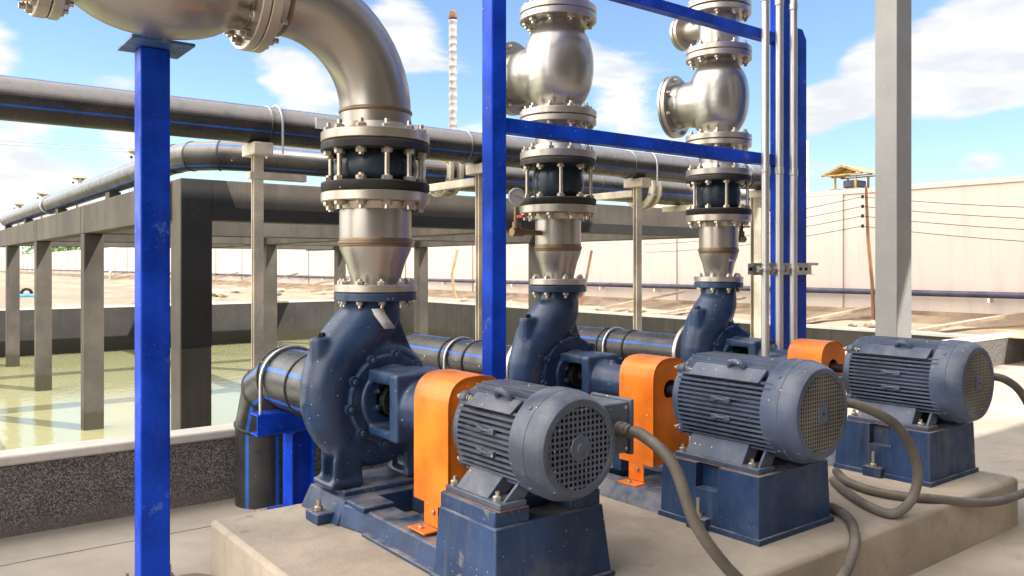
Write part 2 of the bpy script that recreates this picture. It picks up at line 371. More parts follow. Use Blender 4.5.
        for m in (mat if isinstance(mat, (list, tuple)) else [mat]): me.materials.append(m)
        if parent is not None: o.parent = parent
        else: o.location = base
        if bevel:
            md = o.modifiers.new('bevel', 'BEVEL'); md.width = bevel; md.segments = 2; md.limit_method = 'ANGLE'; md.angle_limit = R_(40)
            md.harden_normals = False
        return o
def cast(o, voxel=.011, smooth=6):
    md = o.modifiers.new('remesh', 'REMESH'); md.mode = 'VOXEL'; md.voxel_size = voxel; md.use_smooth_shade = True
    sm = o.modifiers.new('smooth', 'SMOOTH'); sm.factor = .5; sm.iterations = smooth
    return o
def tag(o, label, cat, group=None, kind=None):
    o['label'] = label; o['category'] = cat
    if group: o['group'] = group
    if kind: o['kind'] = kind
    return o
def structure(o): o['kind'] = 'structure'; return o
def thing(name, loc, label, cat, group=None):
    o = bpy.data.objects.new(name, None); S.collection.objects.link(o); o.location = loc; o.empty_display_size = .1
    return tag(o, label, cat, group)
def copy_tree(o, parent=None):
    c = o.copy(); S.collection.objects.link(c)
    if parent is not None: c.parent = parent
    for ch in list(o.children): copy_tree(ch, c)
    return c
_bolts = {}
def bolt_mesh(r, head, tail, mat='bolt'):   # hexagon head above z=0, stud tip below
    k = (round(r, 4), round(head, 4), round(tail, 4), mat)
    if k not in _bolts:
        m = MB(); m.lathe([(0, head), (r*.86, head), (r, head*.8), (r, 0), (0, 0)], (0, 0, 0), (0, 0, 1), 6)
        m.lathe([(r*1.2, 0), (r*1.2, -.003), (0, -.003)], (0, 0, 0), (0, 0, 1), 12)
        if tail: m.lathe([(0, head+tail), (r*.5, head+tail), (r*.5, head*.9)], (0, 0, 0), (0, 0, 1), 10)
        me = bpy.data.meshes.new('bolt')
        for f in m.b.faces: f.smooth = False
        m.b.to_mesh(me); m.b.free(); me.materials.append(M[mat]); _bolts[k] = me
    return _bolts[k]
def bolt(parent, p, axis, r=.015, head=.018, tail=.012, mat='bolt', name='bolt'):
    me = bolt_mesh(r, head, tail, mat); o = bpy.data.objects.new(name, me); S.collection.objects.link(o); o.parent = parent
    o.location = Vector(p)-wloc(parent); o.rotation_euler = Vector(axis).to_track_quat('Z', 'Y').to_euler()
    return o
def bolt_ring(parent, org, axis, R, n, r=.015, head=.018, tail=.012, phase=.5, flip=False):
    u, v, a = frame_of(axis)
    for i in range(n):
        t = 2*PI*(i+phase)/n
        bolt(parent, Vector(org)+(u*math.cos(t)+v*math.sin(t))*R, -a if flip else a, r, head, tail)

# ------------------------------------------------------------------ ground, basin, water
WY = 5.33            # near face of the basin's near wall
BX, BY = 13.1, 23.6  # inner faces of the basin's right and far walls
def hgt(x, y):
    if y < WY+.1: return 0.0
    if x < BX+.15 and y < BY+.2: return -1.6
    return .40
gx = [-3000, -400, -60, -20, -8, -4, -2, 0, 2, 4, 6, 8, 10, 12, BX+.14, BX+.16, 14, 15, 16, 18, 24, 40, 100, 400, 3000]
gy = [-3000, -300, -60, -20, -8, -4, -2, 0, 2, 4, 5, WY+.09, WY+.11, 7, 10, 15, 20, BY+.19, BY+.21, 26, 30, 40, 60, 100, 160, 500, 3000]
m = MB(); gv = [[m.b.verts.new((x, y, hgt(x, y)+(0.0 if y < WY+.3 or (x < BX+.2 and y < BY+.3) or x > 200 or y > 200 else random.uniform(0, .05)))) for x in gx] for y in gy]
for j in range(len(gy)-1):
    for i in range(len(gx)-1):
        cy, cx = (gy[j]+gy[j+1])/2, (gx[i]+gx[i+1])/2
        m.face([gv[j][i], gv[j][i+1], gv[j+1][i+1], gv[j+1][i]], 0 if cy < WY+.1 else 1)
structure(m.build('ground', [M['ground'], M['sand']], origin=(0, 0, 0), sharp=180))
m = MB(); v = [m.b.verts.new(p) for p in ((-60, WY+.1, -.74), (BX+.1, WY+.1, -.74), (BX+.1, BY+.1, -.74), (-60, BY+.1, -.74))]; m.face(v)
structure(m.build('basin_water', M['water'], origin=(0, 0, -.74)))
# near wall: pebble-dashed face under a pale coping
w = thing('basin_wall', (4, WY+.1, 0), 'pebble-dashed low basin wall with pale coping, behind the left blue post', 'wall')
MB().box(-20, 19, WY, WY+.17, -1.7, .395).build('wall_body', M['pebble'], w)
MB().box(-20, 19, WY-.012, WY+.20, .397, .452).build('coping', M['coping'], w, bevel=.012)
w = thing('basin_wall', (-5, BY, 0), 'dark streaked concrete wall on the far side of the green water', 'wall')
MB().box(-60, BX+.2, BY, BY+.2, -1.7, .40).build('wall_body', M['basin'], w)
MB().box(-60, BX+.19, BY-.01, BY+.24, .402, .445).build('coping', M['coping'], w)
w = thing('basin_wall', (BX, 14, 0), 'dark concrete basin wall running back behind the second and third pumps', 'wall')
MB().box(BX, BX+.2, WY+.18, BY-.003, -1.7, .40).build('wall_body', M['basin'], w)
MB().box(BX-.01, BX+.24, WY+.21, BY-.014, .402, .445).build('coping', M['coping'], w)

# plinth under the pumps
m = MB(); m.box(1.261, 5.262, 1.986, 4.061, -.02, .278)
tag(m.build('concrete_plinth', M['plinth'], bevel=.022), 'long beige concrete plinth that the three blue pumps stand on', 'plinth')

m = MB(); m.sphere((1.17, 3.98, .0), .14, sc=(.8, 1.1, .28), jit=.10)
tag(m.build('sand_heap', M['earth'], sharp=180), 'little heap of orange sand at the left foot of the plinth', 'sand')

# ------------------------------------------------------------------ concrete frame standing in the basin
fx, fy, cs = (2.17, 6.38, 10.12), (8.0, 12.4, 16.8, 21.2), .25
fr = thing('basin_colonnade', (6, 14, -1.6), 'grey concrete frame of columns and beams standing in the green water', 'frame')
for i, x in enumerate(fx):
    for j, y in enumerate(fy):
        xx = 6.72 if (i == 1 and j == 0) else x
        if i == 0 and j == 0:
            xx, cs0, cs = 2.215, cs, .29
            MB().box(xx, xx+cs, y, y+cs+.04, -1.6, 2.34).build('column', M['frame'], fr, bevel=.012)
            MB().box(xx+.004, xx+cs+.001, y-.010, y-.001, .74, 2.338).build('shade_collar', M['tar'], fr.children[-1], bevel=.01)  # thin dark sheet painting shade onto the column front
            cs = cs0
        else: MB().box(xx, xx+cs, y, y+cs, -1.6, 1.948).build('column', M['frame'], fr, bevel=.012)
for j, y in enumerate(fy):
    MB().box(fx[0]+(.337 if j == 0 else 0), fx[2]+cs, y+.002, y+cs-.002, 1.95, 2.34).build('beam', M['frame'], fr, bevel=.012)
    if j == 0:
        MB().prism([(fx[0]+.338, 1.952), (fx[2]+cs-.05, 1.952), (fx[2]+cs-.05, 2.075), (fx[0]+.56, 2.075), (fx[0]+.47, 2.337), (fx[0]+.338, 2.337)], lambda a, b: (a, y-.008, b), lambda a, b: (a, y+.0015, b)).build('shade_band', M['tar'], fr)  # dark sheet cut to the outline of the shade on the beam
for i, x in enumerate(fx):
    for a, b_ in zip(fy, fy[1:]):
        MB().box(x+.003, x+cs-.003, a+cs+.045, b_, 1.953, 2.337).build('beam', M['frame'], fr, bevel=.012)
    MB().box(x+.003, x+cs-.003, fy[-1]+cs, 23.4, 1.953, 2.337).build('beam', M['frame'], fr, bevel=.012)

# ------------------------------------------------------------------ canopy whose column stands at the right
cn = thing('shed_canopy', (7.1, 3.7, 0), 'tall grey steel column of the canopy, behind the rightmost motor', 'canopy')
MB().box(7.0, 7.26, 3.61, 3.81, 0, 8.98).build('column', M['grey_col'], cn, bevel=.006)
MB().box(6.90, 7.36, 3.52, 3.90, .002, .022).build('base_plate', M['grey_col'], cn)
MB().box(2.7, 10.6, -8.4, 2.50, 9.0, 9.06).build('roof_shade_sheet', M['roof'], cn)
MB().box(10.602, 34, -8.4, -4.0, 9.002, 9.06).build('roof_shade_sheet', M['roof'], cn)  # extra unseen roof strip, stretched right to shade ground and cut light
MB().box(-12, 2.698, -8.4, -4.0, 9.002, 9.06).build('roof_shade_sheet', M['roof'], cn)  # extra unseen strip added to shade the ground at left and cut its bounce
for x, y in ((2.9, -6.4), (10.4, -6.4), (16.7, -8.3)): MB().box(x-.1, x+.1, y-.1, y+.1, 0, 8.98).build('column', M['grey_col'], cn)

# unseen wall added behind the viewer to darken faces turned to the camera
ph = thing('shade_wall', (6, -8.7, 0), 'unseen dark wall added behind the viewer to block light', 'light blocker')
MB().box(-16, 36, -8.9, -8.5, 0, 9.4).build('wall', M['basin'], ph)  # body of the added unseen wall that blocks light
MB().box(4, 8, -8.498, -8.45, .01, 4.2).build('shade_wall_panel', M['grey_col'], ph)

# ------------------------------------------------------------------ boundary wall, its pipe, fence, earth bank
bw = thing('boundary_wall', (15.5, 30, .4), 'long cream boundary wall with shallow piers behind the basin', 'wall')
MB().box(15.5, 15.7, -30, 190, .3, 2.95).build('wall_body', M['wallpaint'], bw)
MB().box(15.465, 15.735, -30, 190, 2.952, 3.05).build('coping', M['wallpaint'], bw, bevel=.01)
for k in range(-4, 38):
    y = 5.15+4.4*k
    MB().box(15.462, 15.4985, y-.45, y+.45, .3, 2.949).build('pier', M['wallpaint'], bw)
MB().box(15.40, 15.4975, -30, 190, .3, .66).build('footing', M['earth'], bw)
wp = thing('wall_pipe', (15.3, 20, .95), 'thin dark navy pipe running along the cream boundary wall', 'pipe')
MB().tube([(15.32, -20, 1.0), (15.32, 150, 1.0)], .058, 14).build('pipe', M['navy_pipe'], wp)
for k in range(-6, 22): MB().box(15.26, 15.43, 4.3+1.95*k-.02, 4.3+1.95*k+.02, .86, .94).build('bracket', M['white'], wp)
# earth bank heaped against the wall
m = MB(); rows = []
for j in range(0, 230):
    y = -14+j*.35; rows.append([m.b.verts.new((x+random.uniform(-.06, .06), y, .40+h*(.85+.3*random.random()))) for x, h in ((13.75, 0.005), (14.0, .06), (14.35, .09), (14.7, .12), (15.05, .2), (15.42, .16))])
for A, B in zip(rows, rows[1:]):
    for i in range(5): m.face([A[i], A[i+1], B[i+1], B[i]])
structure(m.build('earth_bank', M['earth'], sharp=180))
# sandy slope on the far side
m = MB(); rows = []
for j in range(30):
    y = BY+.3+j*1.1; rows.append([m.b.verts.new((-40+i*1.9, y, .415+min(1, j/6)*(.14+.16*random.random()))) for i in range(28)])
for A, B in zip(rows, rows[1:]):
    for i in range(27): m.face([A[i], A[i+1], B[i+1], B[i]])
structure(m.build('sand_bank', M['sand'], sharp=180))
# rubble and planks along the bank
stone_lab = 'pale broken stone lying in the rubble along the boundary wall'
for k in range(46):
    y = random.uniform(6.2, 30); x = random.uniform(13.5, 14.9); r = random.uniform(.04, .12)
    tag(MB().sphere((x, y, .42+r*.4), r, sc=(1.3, 1, .7), jit=.18).build('stone', M['stone'], sharp=20), stone_lab, 'stone', 'stones in the rubble')
for k in range(14):
    tag(MB().sphere((random.uniform(8, 12), random.uniform(24.1, 29), .62), random.uniform(.08, .2), sc=(1.3, 1, .6), jit=.2).build('stone', M['stone'], sharp=20), 'rough stone on the sandy far bank of the basin', 'stone', 'stones on the far bank')
slab = [((13.5, 6.6, .45), (15.2, 5.0, .86)), ((13.6, 8.9, .45), (15.1, 7.9, .80)), ((13.5, 12.2, .45), (15.2, 11.3, .8)), ((13.4, 14.0, .5), (15.2, 13.0, .9))]
for k, (a, b_) in enumerate(slab):
    tag(MB().bar(a, b_, .16, .05).build('plank', M['stone']), 'pale plank propped against the foot of the cream wall', 'plank', 'planks propped on the boundary wall')
for k in range(11):
    y = 29+k*4.1+random.uniform(-.5, .5)
    tag(MB().bar((13.2+random.uniform(-.4, .3), y, .5), (15.2, y-random.uniform(1, 2.4), .55+random.uniform(.3, .6)), .2, .06).build('plank', M['wood']), 'weathered plank leaning in the far line along the wall', 'plank', 'far planks along the wall')
tag(MB().sphere((12.3, 25.0, .66), .38, sc=(1.0, .8, .75), jit=.16).build('tarpaulin_heap', M['tarp'], sharp=25), 'crumpled yellow tarpaulin heap on the far bank', 'tarpaulin')
tag(MB().tube([(14.3, 21.5, .4), (14.2, 21.6, 1.2), (14.35, 21.5, 2.0)], .045, 8).build('stake', M['wood']), 'crooked thin wooden stake on the far bank beyond the basin', 'stake')
tag(MB().tube([(14.2, 15.6, .4), (14.5, 15.5, 1.9)], .035, 8).build('stake', M['rustpole']), 'leaning red-brown stake before the cream wall, left of the middle blue post', 'stake')
for k, y in enumerate((72, 56, 50)):
    tag(MB().cyl((14.5, y, .4), (14.5, y, 3.1), .09, .09, 8).build('white_pole', M['white']), 'thin white pole by the far end of the wall', 'pole', 'white poles far left')

# wire pole, insulators and wires
pl = thing('fence_pole', (14.6, 7.98, .4), 'crooked rusty pole with dark insulators in front of the cream wall', 'pole')
MB().tube([(14.6, 7.97, .4), (14.6, 8.0, 1.2), (14.62, 8.09, 2.0), (14.6, 8.1, 2.5), (14.62, 8.13, 3.0)], [.036, .034, .034, .03, .026], 8).build('shaft', M['rustpole'], pl)
wz = (2.80, 2.62, 2.44, 2.25)
for z in wz:
    MB().lathe([(0, -.03), (.032, -.03), (.02, 0), (.032, .03), (0, .03)], (14.55, 8.16, z), (0, 0, 1), 10).build('insulator', M['dark'], pl)
for k, z in enumerate(wz):
    a = Vector((14.53, 8.16, z)); pts = []
    for i in range(13):
        t = i/12; pts.append((14.53, 8.16+5.5*t, z-.42*t-.10*4*t*(1-t)))
    pts2 = [(14.53, 8.16-6.5*i/12, z-.55*i/12-.12*4*(i/12)*(1-i/12)) for i in range(13)]
    tag(MB().tube(pts[::-1]+pts2[1:], .006, 6).build('fence_wire', M['dark']), ('topmost', 'second highest', 'third highest', 'lowest')[k]+' of four wires strung from the crooked rusty pole', 'wire')

# far shelter, mast, tower
hut = thing('lookout_shelter', (42.2, 24.3, .4), 'small open shelter with yellow timber roof beyond the cream wall', 'shelter')
cx, cy = 42.2, 24.3
for i, j in ((-1, -1), (1, -1), (-1, 1), (1, 1)): MB().box(cx+.65*i-.05, cx+.65*i+.05, cy+.6*j-.05, cy+.6*j+.05, .4, 6.40).build('post', M['yellowwood'], hut)
for sgn in (-1, 1):
    MB().prism([(0, 6.98), (1.25*sgn, 6.50), (1.25*sgn, 6.46), (0, 6.94)], lambda a, b: (cx-1.0, cy+a, b), lambda a, b: (cx+1.0, cy+a, b)).build('roof', M['yellowwood'], hut)
for xx in (-.98, 0, .98):
    for sgn in (-1, 1): MB().bar((cx+xx, cy+1.2*sgn, 6.43), (cx+xx, cy, 6.90), .06, .07).build('rafter', M['yellowwood'], hut)
    MB().bar((cx+xx, cy-1.2, 6.43), (cx+xx, cy+1.2, 6.43), .06, .07).build('tie_beam', M['yellowwood'], hut)
MB().box(cx-.55, cx+.55, cy-.55, cy+.2, 5.75, 6.15).build('tank', M['navy_pipe'], hut, bevel=.05)
MB().box(cx-.8, cx+.8, cy-.8, cy+.8, 5.55, 5.70).build('platform', M['wood'], hut)

ms = thing('ribbed_mast', (33.1, 50.2, 0), 'tall white ribbed mast with an orange tip against the sky', 'mast')
m = MB(); pr_ = [(0, 0)]
for k in range(36): pr_ += [(.29, k*.54), (.29, k*.54+.36), (.320, k*.54+.40), (.320, k*.54+.48)]
m.lathe(pr_+[(.29, 19.5), (0, 19.6)], (33.1, 50.2, 0), (0, 0, 1), 14); m.build('shaft', M['mast'], ms)
MB().lathe([(.30, 19.6), (.33, 19.7), (.25, 20.1), (0, 20.3)], (33.1, 50.2, 0), (0, 0, 1), 14).build('tip', M['rustpole'], ms)
tw = thing('pale_mast', (62.6, 40.2, 0), 'pale thin mast on the horizon just right of the conduits', 'mast')
m = MB(); m.cyl((62.6, 40.2, 0), (62.6, 40.2, 12.2), .25, .2, 10); m.build('shaft', M['white'], tw)
# overhead wires far left
for k, (p, q) in enumerate((((-12, 48.7, 7.55), (18, 46.4, 7.53)), ((-12, 48.7, 7.75), (18, 46.4, 7.69)))):
    pts = [Vector(p).lerp(Vector(q), i/15)-Vector((0, 0, .25*4*(i/15)*(1-i/15)-.2)) for i in range(16)]
    tag(MB().tube(pts, .018, 6).build('overhead_wire', M['grey_col']), ('lower', 'upper')[k]+' of two thin wires crossing the sky at far left', 'wire')
# far shrubs above the wall end and weeds on the bank
def leaves(name, c, r, n, size, lab, cat, grp=None, mat='leaf'):
    t = thing(name, (c[0], c[1], c[2]-r), lab, cat, grp); m = MB()
    for _ in range(n):
        d = Vector((random.gauss(0, 1), random.gauss(0, 1), random.gauss(0, 1))).normalized()*r*random.uniform(.3, 1)**.6
        p = Vector(c)+Vector((d.x, d.y, d.z*.9)); q = Matrix.Rotation(random.uniform(0, 6.3), 3, Vector((random.random()-.5, random.random()-.5, random.random()-.5)).normalized())
        v = [m.b.verts.new(p+q @ Vector(e)*size) for e in ((-.5, 0, 0), (0, -.22, .02), (.6, 0, 0), (0, .22, .02))]; m.face(v)
    m.build('foliage', M[mat], t, sharp=180)
    MB().tube([(c[0], c[1], c[2]-r), (c[0]+.02*r, c[1], c[2]), (c[0], c[1], c[2]+.5*r)], [.06*r, .04*r, .015*r], 6).build('stem', M['wood'], t)
leaves('weed', (14.1, 16.6, .78), .36, 260, .12, 'green leafy weed below the wall pipe, left of the red-brown stake', 'plant')
leaves('weed', (12.6, 22.4, .62), .22, 150, .10, 'low yellow-green weed on the far bank beside pump column', 'plant')
for k in range(8): leaves('shrub', (19.5+random.uniform(-1, 2), 76+k*10, 3.2+random.uniform(-.4, .5)), 2.6, 460, .5, 'green shrub showing over the far left end of the wall', 'shrub', 'shrubs over the wall')
bm_ = thing('floating_pump', (3.4, 28.3, .55), 'small blue machine with black hood on the sandy far bank', 'machine')
MB().box(3.0, 3.85, 28.1, 28.5, .58, .66).build('float', M['bright_blue'], bm_, bevel=.02)
MB().lathe([(.10, -.12), (.17, -.1), (.17, .1), (.10, .12), (.10, -.12)], (3.4, 28.3, .67), (0, 1, 0), 14, 0, PI).build('hood', M['dark'], bm_)

# ------------------------------------------------------------------ overhead PE pipes and their supports
def saddle_ring(m, p, axis, r, t=.010): m.lathe([(r-.002, -t), (r+t*.8, -t*.5), (r+t*.8, t*.5), (r-.002, t)], p, axis, 40)
p1 = thing('overhead_pipe', (4, 5.42, 2.33), 'thick black pipe with blue stripes crossing the whole yard on T posts', 'pipe')
P1Z, P1R = 2.462, .127
MB().tube([(-6, 5.42, P1Z), (8.0, 5.42, P1Z)], P1R, 60, stripes={4, 19, 34, 49}, up=(0, 0, 1)).build('pipe', [M['hdpe'], M['stripe']], p1)
for x in (2.06, 3.68, 5.52, -.9, 7.3):
    m = MB(); saddle_ring(m, (x, 5.42, P1Z), (1, 0, 0), P1R); m.build('weld_bead', M['hdpe'], p1)
MB().box(2.36, 2.52, 5.28, 5.2925, P1Z-.005, P1Z+.07).build('label_plate', M['white'], p1)
p2 = thing('overhead_pipe', (2.4, 8.1, 2.35), 'black pipe on the concrete frame that bends back along the left columns', 'pipe')
P2Z, P2R = 2.600, .143
pts = [(12.0, 8.12, P2Z), (3.0, 8.12, P2Z)]
for k in range(0, 4):
    a = PI/2*k/3; pts.append((2.92-.55*math.sin(a), 8.67-.55*math.cos(a), P2Z))
pts.append((2.37, 23.2, P2Z))
MB().tube(pts, P2R, 48, stripes={5, 17, 29, 41}, up=(0, 0, 1)).build('pipe', [M['hdpe_sun'], M['stripe']], p2, sharp=14)
for k in (0, 1, 2, 3):
    a = PI/2*k/3; m = MB(); saddle_ring(m, (2.92-.55*math.sin(a), 8.67-.55*math.cos(a), P2Z), (-math.cos(a), math.sin(a), 0), P2R); m.build('weld_bead', M['hdpe_dark'], p2)
p3 = thing('overhead_pipe', (7, 6.6, 2.235), 'black pipe with cream coupling rings just behind the thick overhead pipe', 'pipe')
MB().tube([(3.95, 6.6, 2.40), (9.9, 6.6, 2.40)], .165, 48, stripes={2, 14, 26, 38}, up=(0, 0, 1)).build('pipe', [M['hdpe'], M['stripe']], p3)
for x in (4.25, 6.98, 9.1):
    for d in (-.075, .035):
        m = MB(); m.ring((x+d, 6.6, 2.40), (1, 0, 0), 0, .04, .235, .167); f = m.build('coupling_ring', M['cream'], p3)
        if d < 0:
            for k in range(8):
                t = 2*PI*(k+.5)/8; MB().cyl((x-.10, 6.6+.205*math.cos(t), 2.40+.205*math.sin(t)), (x+.10, 6.6+.205*math.cos(t), 2.40+.205*math.sin(t)), .012, .012, 8).build('stud', M['bolt'], f)
for x in (5.3, 6.2, 8.2):
    m = MB(); saddle_ring(m, (x, 6.6, 2.40), (1, 0, 0), .165); m.build('weld_bead', M['hdpe'], p3)
m = MB()
for y in (16.6,): m.ring((2.37, y+.02, P2Z), (0, 1, 0), -.05, .05, .172, P2R+.001)
m.build('coupling_flange', M['galv'], p2)
for k, y in enumerate((9.6, 11.6, 15.5, 19.4, 22.8)):
    MB().box(2.30, 2.44, y-.12, y+.12, 2.342, 2.462).build('saddle', M['frame'], p2)
vent_l = ('nearest', 'second nearest', 'second farthest', 'farthest')
for k, y in enumerate((11.4, 15.4, 19.3, 23.0)):
    t = thing('vent_post', (2.62, y, 2.34), vent_l[k]+' of four T-headed vents along the left overhead pipe', 'vent', 'T-headed vents along the left pipe')
    MB().cyl((2.62, y, 2.345), (2.62, y, 2.96), .045, .045, 10).build('stem', M['cream'], t)
    MB().lathe([(0, 3.04), (.07, 3.04), (.12, 3.025), (.12, 2.985), (.06, 2.955), (0, 2.955)], (2.62, y, 0), (0, 0, 1), 14).build('head', M['cream'], t)
    for q in range(3):
        MB().tube([(2.52-.02*q, y-.9+.3*q, 2.5), (2.52-.02*q, y-.9+.3*q, 2.86+.04*(q % 2))], .008, 6).build('rod', M['galv'], t)
        MB().sphere((2.52-.02*q, y-.9+.3*q, 2.88+.04*(q % 2)), .018).build('rod_tip', M['dark'], t)
def t_post(x, lab, w_=.10):
    t = thing('pipe_support', (x, 5.42, .452), lab, 'support', 'cream T posts carrying the overhead pipe')
    m = MB(); m.box(x-w_/2, x+w_/2, 5.395, 5.403, .454, 2.25); m.box(x-w_/2, x+w_/2, 5.437, 5.445, .454, 2.25); m.box(x-.006, x+.006, 5.4035, 5.4365, .454, 2.25)
    m.build('post', M['cream'], t)
    MB().box(x-.065, x+.065, 5.30, 5.54, 2.252, 2.333).build('saddle_block', M['cream'], t, bevel=.006)
    if x < 3: MB().box(x-.06, x+.34, 5.392, 5.448, 2.095, 2.145).build('arm', M['cream'], t, bevel=.004)
    else: MB().box(x-.03, x+.03, 5.462, 6.80, 2.165, 2.230).build('arm', M['cream'], t, bevel=.004)
    m = MB()
    pts = [(x+.12, 5.42-.142, 2.26)]+[(x+.12, 5.42-.142*math.cos(PI*k/12), P1Z+.142*math.sin(PI*k/12)) for k in range(13)]+[(x+.12, 5.42+.142, 2.26)]
    m.tube(pts, .008, 8); m.build('u_bolt', M['galv'], t)
for x, l in ((2.0, 'cream T post holding the black pipe between left blue post and nearest pump pipe'), (3.84, 'cream T post beside the middle blue post'),
             (5.66, 'cream T post between the second and third pump pipes'), (7.56, 'cream T post standing behind the grey conduits')):
    t_post(x, l, .066 if x < 7 else .26)

# ------------------------------------------------------------------ discharge lines
def nut_ring(parent, org, axis, R, n, **k): bolt_ring(parent, org, axis, R, n, **k)
X1, X2, X3, YA, YB, ZS = 2.016, 3.346, 4.915, 3.78, 3.883, .848
UP, DN = (0, 0, 1), (0, 0, -1)
def reducer(X, Y, rt, rb, rfl, rft, zb, zw, zt, n1, n2, lab):
    t = thing('pipe_reducer', (X, Y, zb), lab, 'pipe reducer', 'stainless reducers above the pumps')
    m = MB(); m.lathe([(rb*.97, zb+.03), (rb, zb+.045), (rb*1.02, zb+.055), (rb+(rt-rb)*.45, zb+.05+(zw-zb-.05)*.47), (rt*.985, zw-.035), (rt, zw-.012), (rt, zt-.03)], (X, Y, 0), UP, 56)
    b = m.build('spool', M['steel'], t, sharp=30)
    m = MB(); m.lathe([(rt-.002, zw-.024), (rt+.0012, zw-.020), (rt+.0015, zw-.009), (rt+.006, zw-.006), (rt+.007, zw), (rt+.006, zw+.006), (rt+.0015, zw+.009), (rt+.0012, zw+.020), (rt-.002, zw+.024)], (X, Y, 0), UP, 56); m.build('weld_bead', M['weld'], b)
    m = MB(); m.ring((X, Y, zb), UP, .0, .038, rfl, rb*.9); f = m.build('flange', M['flange'], t)
    m = MB(); m.ring((X, Y, zt), UP, -.048, 0, rft, rt*.9); m.lathe([(rt*1.10, -.085), (rt*1.16, -.05), (rt, -.05)], (X, Y, zt), UP, 48); g = m.build('flange', M['flange'], t)
    bolt_ring(f, (X, Y, zb+.038), UP, rfl*.83, n1, rfl*.105, rfl*.09, .010)
    bolt_ring(g, (X, Y, zt-.048), DN, rft*.865, n2, rft*.098, rft*.080, .02)
    return t
def joint(X, Y, rf, rbel, z0, z1, n, lab, ft=.05):
    t = thing('expansion_joint', (X, Y, z0), lab, 'expansion joint', 'rubber expansion joints above the reducers')
    zc = (z0+z1)/2; h = z1-z0-2*ft
    m = MB(); m.lathe([(rf*.62, z0+ft-.01), (rbel*.86, z0+ft+.004)]+[(rbel*(.86+.14*math.sin(PI*k/10)**.7), z0+ft+h*k/10) for k in range(1, 10)]+[(rbel*.86, z1-ft-.004), (rf*.62, z1-ft+.01)], (X, Y, 0), UP, 56)
    m.build('bellows', M['rubber'], t, sharp=60)
    m = MB(); m.lathe([(rbel*.9, z0+ft), (rf-.008, z0+ft), (rf, z0+ft-.006), (rf, z0+.012), (rf*.97, z0), (rbel*.7, z0)], (X, Y, 0), UP, 56); a = m.build('backing_ring', M['blackring'], t)
    m = MB(); m.lathe([(rbel*.9, z1-ft), (rf-.008, z1-ft), (rf, z1-ft+.006), (rf, z1-.012), (rf*.97, z1), (rbel*.7, z1)], (X, Y, 0), UP, 56); b = m.build('backing_ring', M['blackring'], t)
    for i in range(n):
        q = 2*PI*(i+.5)/n; px, py = X+rf*.865*math.cos(q), Y+rf*.865*math.sin(q)
        bolt(a, (px, py, z0+ft), UP, rf*.098, rf*.08, .010); bolt(b, (px, py, z1-ft), DN, rf*.098, rf*.08, .010)
        if i % 2 == 0 or n == 12 and i % 3 == 0:
            MB().cyl((px, py, z0+ft), (px, py, z1-ft), rf*.046, rf*.046, 12).build('tie_rod', M['bolt'], t)
    return t
def flange_neck(X, Y, rf, rp, z0, z1, n, lab):   # short steel neck: flange at the bottom, up to the next one
    t = thing('flanged_neck', (X, Y, z0), lab, 'flanged pipe', 'flanged necks above the joints')
    m = MB(); m.lathe([(rp, z0+.01), (rp, z1)], (X, Y, 0), UP, 48); m.build('spool', M['steel'], t)
    m = MB(); m.ring((X, Y, z0), UP, 0, .045, rf, rp*.9); m.lathe([(rp*1.15, .045), (rp*1.05, .09), (rp, .09)], (X, Y, z0), UP, 48); f = m.build('flange', M['flange'], t)
    bolt_ring(f, (X, Y, z0+.045), UP, rf*.865, n, rf*.098, rf*.08, .022)
    m = MB(); m.lathe([(rp-.002, -.012), (rp+.005, 0), (rp-.002, .012)], (X, Y, z1-.08), UP, 48); m.build('weld_bead', M['weld'], t)
    return t
def check_valve(org, ax, cov, L, rb, rf, rn, n, lab):
    # org: centre of the lower flange face, ax: flow direction, cov: direction of the hinged cover
    ax = Vector(ax); cov = Vector(cov).normalized(); org = Vector(org)
    t = thing('check_valve', tuple(org), lab, 'check valve', 'cast check valves')
    m = MB(); prof = [(0, .03), (rn*.9, .03), (rn, .045)]
    for k in range(0, 15):
        a = -PI*.40+PI*.80*k/14; prof.append((max(rn, rb*math.cos(a)**.62), L/2+(L/2-.06)*math.sin(a)/math.sin(PI*.40)))
    prof += [(rn, L-.045), (rn*.9, L-.03), (0, L-.03)]
    m.lathe(prof, org, ax, 56); c = org+ax*(L*.47)
    m.lathe([(0, .02), (rb*.99, .02), (rb*.93, rb*.45), (rb*.80, rb*.85), (rb*.72, rb+.06), (rb*.78, rb+.115), (0, rb+.115)], c, cov, 44)
    u = ax.cross(cov)
    m.cyl(c+ax*L*.12+u*-(rb*.9), c+ax*L*.12+u*(-rb*1.02), .024, .02, 14)
    b = m.build('body', M['cast'], t, sharp=45); cast(b, .0095, 4)
    m = MB(); q = c+cov*(rb+.105); m.ring(q, cov, 0, .034, rb*1.06, .05); a = m.build('cover_flange', M['flange'], t)
    m = MB(); m.lathe([(0, .085), (rb*.5, .08), (rb*.9, .06), (rb*1.06, .058), (rb*1.06, .038), (0, .038)], q, cov, 44); k = m.build('cover', M['cast'], t)
    bolt_ring(a, q, -cov, rb*.92, 8, rf*.07, rf*.07, .01)
    for d0, d1, dd, nn in ((-.0, .042, 1, 0), (L-.042, L, -1, 0)):
        m = MB(); m.ring(org, ax, d0, d1, rf, rn*.8); f = m.build('flange', M['flange'], t)
        p = org+ax*(d1 if dd > 0 else d0)
        bolt_ring(f, p, ax*dd, rf*.84, n, rf*.095, rf*.08, .016)
    return t

